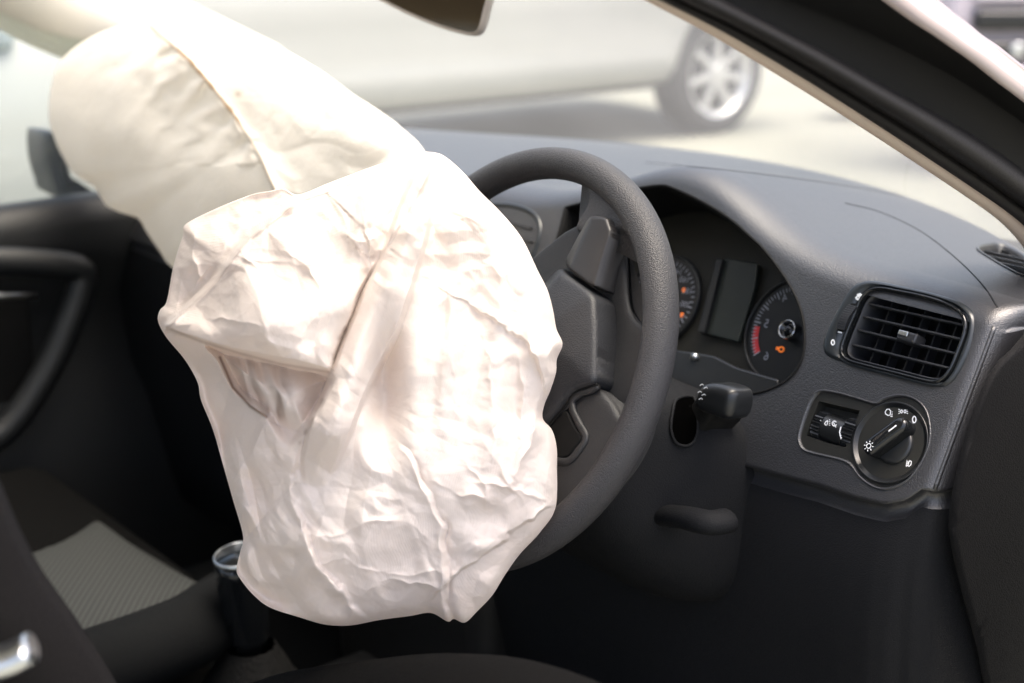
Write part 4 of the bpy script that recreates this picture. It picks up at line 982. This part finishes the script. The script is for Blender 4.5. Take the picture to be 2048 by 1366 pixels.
obj('handle_recess', *box((XD+.002, .0, zt-.28), (XD+.012, .72, zt-.12)), M['matt'], pd, bevel=.004)
obj('outer_skin', *box((XD-.12, -.7, .25), (XD-.07, 1.3, zt-.01)), M['paint'], pd, bevel=.02)
obj('window_glass', *box((XD-.045, -.7, zt-.02), (XD-.041, .92, CAMZ+.16)), M['sideglass'], pd, smooth=False)
wm = np.array([at_x(x, y, XD-.16) for x, y in ((92, 268), (108, 263), (122, 290), (140, 335), (152, 372), (205, 392), (200, 402), (122, 400), (105, 370), (92, 320))])
WMF = Frame((XD-.16, wm[:, 1].mean(), wm[:, 2].mean()), (0, 1, 0), (0, 0, 1)); q = np.stack([wm[:, 1]-WMF.o[1], wm[:, 2]-WMF.o[2]], -1); q = resample(spline(q, 200, True), 70, True)
obj('wing_mirror', *pillow(WMF, q, [-.08, -.02, 0, .006], [.004, 0, .002, .006]), M['black'], pd)

# ------------------------------------------------------------------ rear-view mirror
mp = [(700, -30), (760, 2), (820, 32), (880, 56), (930, 70), (950, 70), (962, 58), (972, 20), (978, -10), (970, -70), (840, -110), (700, -90)]
MF = Frame(at(np.array(860.), np.array(10.), np.array(1.45)), (.93, .36, 0), (0, .12, 1))
q = np.array([MF.px(np.array(float(x)), np.array(float(y))) for x, y in mp]); q = resample(spline(q, 300, True), 100, True)
rm = thing('rear_view_mirror', MF.o, 'rear view mirror with a grey frame hanging at the top of the windscreen', 'mirror')
V, F = pillow(MF, q, [-.03, -.010, -.002, 0.], [.012, 0, 0, .0035], False); obj('mirror_housing', V, F, plastic('mirror_frame', (.30, .27, .24), .4), rm)
obj('mirror_back', *prism(MF, shrink(q, d=.012), -.032, -.028), M['black'], rm, smooth=False)
obj('mirror_glass', *prism(MF, shrink(q, d=.0034), -.004, -.0012), M['mirrorg'], rm, smooth=False)
obj('mirror_stem', *tube([MF.P(-.02, .03, -.03), MF.P(-.02, .09, -.05), MF.P(-.02, .13, -.06)], .012, 10), M['black'], rm)

# ------------------------------------------------------------------ gear lever, console, seats
gt = at(np.array(478.), np.array(1112.), np.array(1.45)); 
glv = thing('gear_lever', gt-np.array([0, 0, .16]), 'black gear lever with a shiny chrome ring on top beside the airbag', 'gear lever')
d_ = at(np.array(500.), np.array(1290.), np.array(1.50))-gt; 
obj('gear_knob', *tube([gt+d_*t for t in np.linspace(0, 1, 8)], [.0255, .026, .026, .0255, .025, .024, .022, .02], 28), M['gloss'], glv)
KF = Frame(gt-d_/np.linalg.norm(d_)*.001, (1, 0, 0), np.cross(-d_, (1, 0, 0)));  
if KF.n@d_ > 0: KF.n = -KF.n
obj('chrome_ring', *ringm(KF, 0, 0, .0238, .0262, -.002, .002, 48), M['satin'], glv)
obj('knob_top', *disc(KF, 0, 0, .0238, -.002, .0015, 40), M['gloss'], glv)
rows = []; base = gt+d_*1.0
for t, r in ((0, .026), (.15, .036), (.3, .048), (.5, .062), (.75, .07), (1, .09)):
    rr = [r*(1+.06*math.sin(7*k*.4+9*t)) for k in range(32)]
    rows.append(np.array([base+np.array([rr[k]*math.cos(k*math.pi/16), rr[k]*math.sin(k*math.pi/16), -t*.13]) for k in range(32)]))
obj('gear_gaiter', *loft(rows, True), plastic('gaiter_leather', (.006, .006, .006), .7, 200, .4, .15), glv)
cons = thing('centre_console', (-1.24, .5, .2), 'black plastic centre console between the two front seats', 'console')
V, F = box((-1.33, -.3, .2), (-1.12, 1.1, .35)); obj('console_body', V, F, M['dark'], cons, bevel=.03, seg=4)
V, F = box((-1.38, .86, .3), (-1.08, 1.15, .80)); obj('console_stack', V, F, M['dark'], cons, bevel=.03, seg=4)
# two ribs on the footwell side
for x0, y0, x1, y1 in ((1000, 1322, 1195, 1162), (1060, 1345, 1232, 1183)):
    obj('footwell_rib', *tube([at_x(x0, y0, -1.10), at_x(x1, y1, -1.10)], .004, 8), plastic('rib_grey', (.14, .15, .16), .5), cons)
# passenger seat cushion
ps = thing('passenger_seat', (-1.55, .25, .2), 'grey dotted fabric passenger seat cushion left of the gear lever', 'car seat')
zc = .50
tri = [(120, 1078), (190, 1036), (215, 1045), (300, 1105), (380, 1150), (436, 1172), (440, 1205), (360, 1250), (275, 1285), (200, 1325), (60, 1400), (-100, 1400), (-100, 1180)]
SFm = Frame(at_z(280, 1160, zc), (1, 0, 0), (0, 1, 0)); q = np.array([SFm.px(np.array(float(x)), np.array(float(y))) for x, y in tri]); q = resample(spline(q, 300, True), 120, True)
obj('seat_centre', *dome(SFm, q, edge_prof(.0, .012, .008, .05), -.04, 120, .012), M['seat'], ps)
V, F = box((-1.86, -.1, .28), (-1.36, .70, zc-.015)); obj('seat_cushion', V, F, plastic('seat_side_fabric', (.004, .004, .004), .9, 400, .3, .05), ps, bevel=.05, seg=5)
bl_ = spline([at_z(450, 1215, zc-.005), at_z(380, 1262, zc), at_z(290, 1300, zc), at_z(180, 1340, zc), at_z(60, 1390, zc)], 20)
obj('seat_bolster', *tube(bl_, .04, 16), plastic('bolster_fabric', (.008, .0085, .009), .85, 400, .3, .06), ps)
# driver seat: cushion front and the side bolster of the backrest close to the camera
ds = thing('driver_seat', (-.88, .2, .2), 'dark driver seat with grey side bolster, blurred at the lower left corner', 'car seat')
e = [at(np.array(float(x)), np.array(float(y)), np.array(t)) for x, y, t in ((-300, 430, .74), (-240, 600, .74), (-165, 760, .74), (-110, 900, .745), (-70, 1000, .75), (-35, 1080, .76), (15, 1170, .78), (95, 1280, .81), (175, 1400, .85), (235, 1500, .9))]
e = spline(e, 40)
rows = []
for k, (du, dd) in enumerate(((0, .03), (0, .012), (-.004, .0), (-.012, -.003), (-.03, .0), (-.034, .006), (-.038, .002), (-.06, .0), (-.10, .01), (-.20, .03))):
    T_ = np.gradient(e, axis=0); T_ /= np.linalg.norm(T_, axis=1)[:, None]
    out_ = np.cross(T_, CF); out_ /= np.linalg.norm(out_, axis=1)[:, None]
    if (out_@CR).mean() < 0: out_ = -out_
    rows.append(e+out_*du+CF*dd)
V, F = loft(rows, False); obj('backrest_bolster', V, F, M['belt'], ds, solid=.01)
pipe = rows[4]; obj('piping', *tube(pipe, .0035, 8), M['matt'], ds)
V, F = box((-1.10, .10, .30), (-.66, .50, .47)); obj('seat_cushion', V, F, M['dark'], ds, bevel=.05, seg=5)
obj('bright_fitting', *tube(spline([at(np.array(-30.), np.array(1330.), np.array(.70)), at(np.array(20.), np.array(1318.), np.array(.70)), at(np.array(62.), np.array(1296.), np.array(.70))], 10), .012, 14, True, .6), M['satin'], ds)  # bright metal bar at the seat's lower corner
cf_ = spline([at_y(x, y, .50) for x, y in ((430, 1400), (560, 1345), (720, 1318), (880, 1300), (1000, 1306), (1120, 1340), (1220, 1390))], 30)
obj('cushion_front', *tube(cf_-np.array([0, 0, .065]), .055, 18), plastic('cushion_front_fabric', (.0035, .0035, .0035), .9, 400, .3, .05), ds)

# ------------------------------------------------------------------ outside: the white car beyond the windscreen
wcp = at(np.array(1440.), np.array(165.), np.array(7.9)); wcp[2] = .31
_b = R(37); CD = math.cos(_b)*np.array([-.643, -.766, 0])+math.sin(_b)*np.array([.766, -.643, 0]); CN = np.array([CD[1], -CD[0], 0]); 
if CN@(C0-wcp) < 0: CN = -CN
wc = thing('parked_car', (wcp[0]+CD[0]*1.3, wcp[1]+CD[1]*1.3, 0), 'white parked car with silver alloy wheel beyond the windscreen', 'car')
def cc3(l, h, o): l, h, o = np.broadcast_arrays(*[np.asarray(v, float) for v in (l, h, o)]); return wcp*[1, 1, 0]+l[..., None]*CD+o[..., None]*CN+h[..., None]*np.array([0, 0, 1.])
lx = np.linspace(-.62, 4.6, 96)
arch = lambda l: np.maximum(np.sqrt(np.maximum(.40**2-l**2, 0)), np.sqrt(np.maximum(.40**2-(l-3.5)**2, 0)))
rows = []
hb = np.maximum(.13+.0*lx, .335+arch(lx)*(arch(lx) > 0)); hb = np.where(lx < -.40, .46, hb)
for t, o in ((0, -.06), (.02, .0), (.12, .045), (.22, .05), (.27, .035), (.6, .075), (.85, .06), (1, .02)):
    rows.append(cc3(lx, hb+(.98-hb)*t, np.full_like(lx, o)))
rows.append(cc3(lx, np.full_like(lx, 1.40), np.full_like(lx, -.25)))
obj('body_side', *loft(rows, False), M['paint'], wc, solid=.03)
obj('body_core', *merge([(np.array([cc3(l, h, o) for l in (-.5, 4.1) for h in (.25, 1.35) for o in (-1.6, -.25)]), box((0, 0, 0), (1, 1, 1))[1])]), M['matt'], wc, smooth=False)
for wl in (0., 3.5):
    c = cc3(wl, .335, -.03); WFr = Frame(c, CD, (0, 0, 1)); 
    if WFr.n@CN < 0: WFr = Frame(c, -CD, (0, 0, 1))
    a = np.linspace(0, 2*np.pi, 64, endpoint=False)
    wh = obj('wheel', *loft([WFr.P(r*np.cos(a), r*np.sin(a), w_) for r, w_ in ((.23, -.02), (.245, .035), (.31, .045), (.335, .02), (.335, -.16), (.24, -.19))], True), M['tyre'], wc)
    obj('rim', *loft([WFr.P(r*np.cos(a), r*np.sin(a), w_) for r, w_ in ((.24, .035), (.225, .03), (.215, .0), (.20, -.03))], True), M['alloy'], wh)
    obj('brake_disc', *disc(WFr, 0, 0, .19, -.07, -.05, 40), M['black'], wh)
    obj('hub_cap', *disc(WFr, 0, 0, .05, -.01, .03, 24), M['alloy'], wh, bevel=.008)
    for k in range(7):
        t = R(90+360/7*k); q = np.array([(.03, -.026), (.21, -.016), (.21, .016), (.03, .026)]); q = np.stack([q[:, 0]*math.cos(t)-q[:, 1]*math.sin(t), q[:, 0]*math.sin(t)+q[:, 1]*math.cos(t)], -1)
        obj('wheel_spoke', *prism(WFr, q, -.02, .018), M['alloy'], wh, smooth=False, bevel=.008)
# second white car outside the passenger window
p2 = at(np.array(60.), np.array(250.), np.array(3.5))
w2 = thing('parked_car', (p2[0]-.5, p2[1], 0), 'white parked car filling the passenger window at the left edge', 'car')
rows = []
for zz_, dx in ((.30, -.05), (.36, .02), (.6, .06), (.85, .03), (1.0, -.02), (1.35, -.25)):
    ys = np.linspace(p2[1]-3.4, p2[1]+.45, 40); rows.append(np.stack([p2[0]+dx-.1*((ys-p2[1])/2.5)**2, ys, np.full(40, zz_*.97)], -1))
obj('body_side', *loft(rows, False), M['paint'], w2, solid=.03)
hl3 = at(np.array(4.), np.array(62.), np.array(3.38)); HLF = Frame(hl3, (0, 1, 0), (0, 0, 1))
obj('headlamp', *pillow(HLF, ell(0, 0, .04, .055, 40)[:-1], [-.1, -.02, .0, .01], [0, 0, .01, .03]), plastic('lamp_grey', (.35, .40, .42), .2), w2)
# third: low white shape near the pillar
p3 = at(np.array(1745.), np.array(255.), np.array(8.6)); p3[2] = .16
w3 = thing('bumper_cover', (p3[0], p3[1], 0), 'pale rounded bumper lying low on the asphalt right of the alloy wheel', 'bumper')
V, F = tube(spline([p3+CR*-.22+[0, 0, -.06], p3+CR*-.12+[0, 0, .0], p3+CR*.1+[0, 0, .02], p3+CR*.35+[0, 0, .0], p3+CR*.6], 20), .13, 18, True, .9); obj('bumper_skin', V, F, M['paint'], w3)
obj('underside_shade', *tube(spline([p3+CR*-.2+[0, 0, -.11]-CF*.06, p3+CR*.2+[0, 0, -.10]-CF*.1, p3+CR*.5+[0, 0, -.10]-CF*.1], 12), .04, 10), M['black'], w3)  # black bar stands for the shadow below the pale shape
# the lilac-grey vehicle at the top right
p4 = at(np.array(2010.), np.array(60.), np.array(6.5)); V4 = Frame(p4, CR, (0, 0, 1))
lm = plastic('lilac_grey_paint', (.42, .38, .42), .35, None, 0, .5)
v4 = thing('parked_van', (p4[0], p4[1], 0), 'lilac grey vehicle front with dark grille beyond the pillar, top right corner', 'van')
obj('front_panel', *fbox(V4, -.26, 1.0, -.9, .9, -.6, -.02), lm, v4, bevel=.05)
for k, (z0, z1, mt) in enumerate(((.12, .17, lm), (.0, .09, M['black']), (-.12, -.05, M['black']), (-.30, -.16, lm))):
    obj('grille_bar' if mt is lm else 'grille_slot', *fbox(V4, -.15, 1.0, z0, z1, -.05, .03+.02*k), mt, v4, bevel=.02)
obj('fog_lamp', *disc(V4, .04, -.085, .035, 0, .09, 24), M['satin'], v4, bevel=.01)

# ------------------------------------------------------------------ the driver's door, swung open out of view, added to shade the dash end
hg = np.array([-.505, 1.02, 0]); da = R(62); dd_ = np.array([math.sin(da), -math.cos(da), 0]); DF = Frame(hg, dd_, (0, 0, 1))
dv = thing('driver_door', hg+[0, 0, .3], 'unseen open driver door at the right, added to block sky light, white outside and black inside', 'car door')
dp = [(.02, .30), (1.0, .32), (1.08, .50), (1.10, .93), (.9, .95), (.02, .93)]
obj('outer_skin', *prism(DF, dp, -.02, .03), M['paint'], dv, smooth=False, bevel=.01)
obj('door_panel', *prism(DF, dp, -.09, -.022), M['door'], dv, smooth=False, bevel=.02)
fr_ = [DF.P(*p, -.03) for p in ((.04, .93), (.45, 1.22), (.62, 1.33), (.95, 1.37), (1.08, 1.30), (1.10, .93))]
if DF.n[1] < 0: pass
obj('window_frame', *tube(spline(fr_, 40), .018, 10), M['rubber'], dv)

lg = [p for p in (at_y(x, y, .98) for x, y in ((1232, 1080), (1300, 1112), (1400, 1155), (1480, 1188), (1552, 1220)))]
obj('lower_ledge', *tube(spline(lg, 20), .008, 10, True, .5), M['dash'], dash)
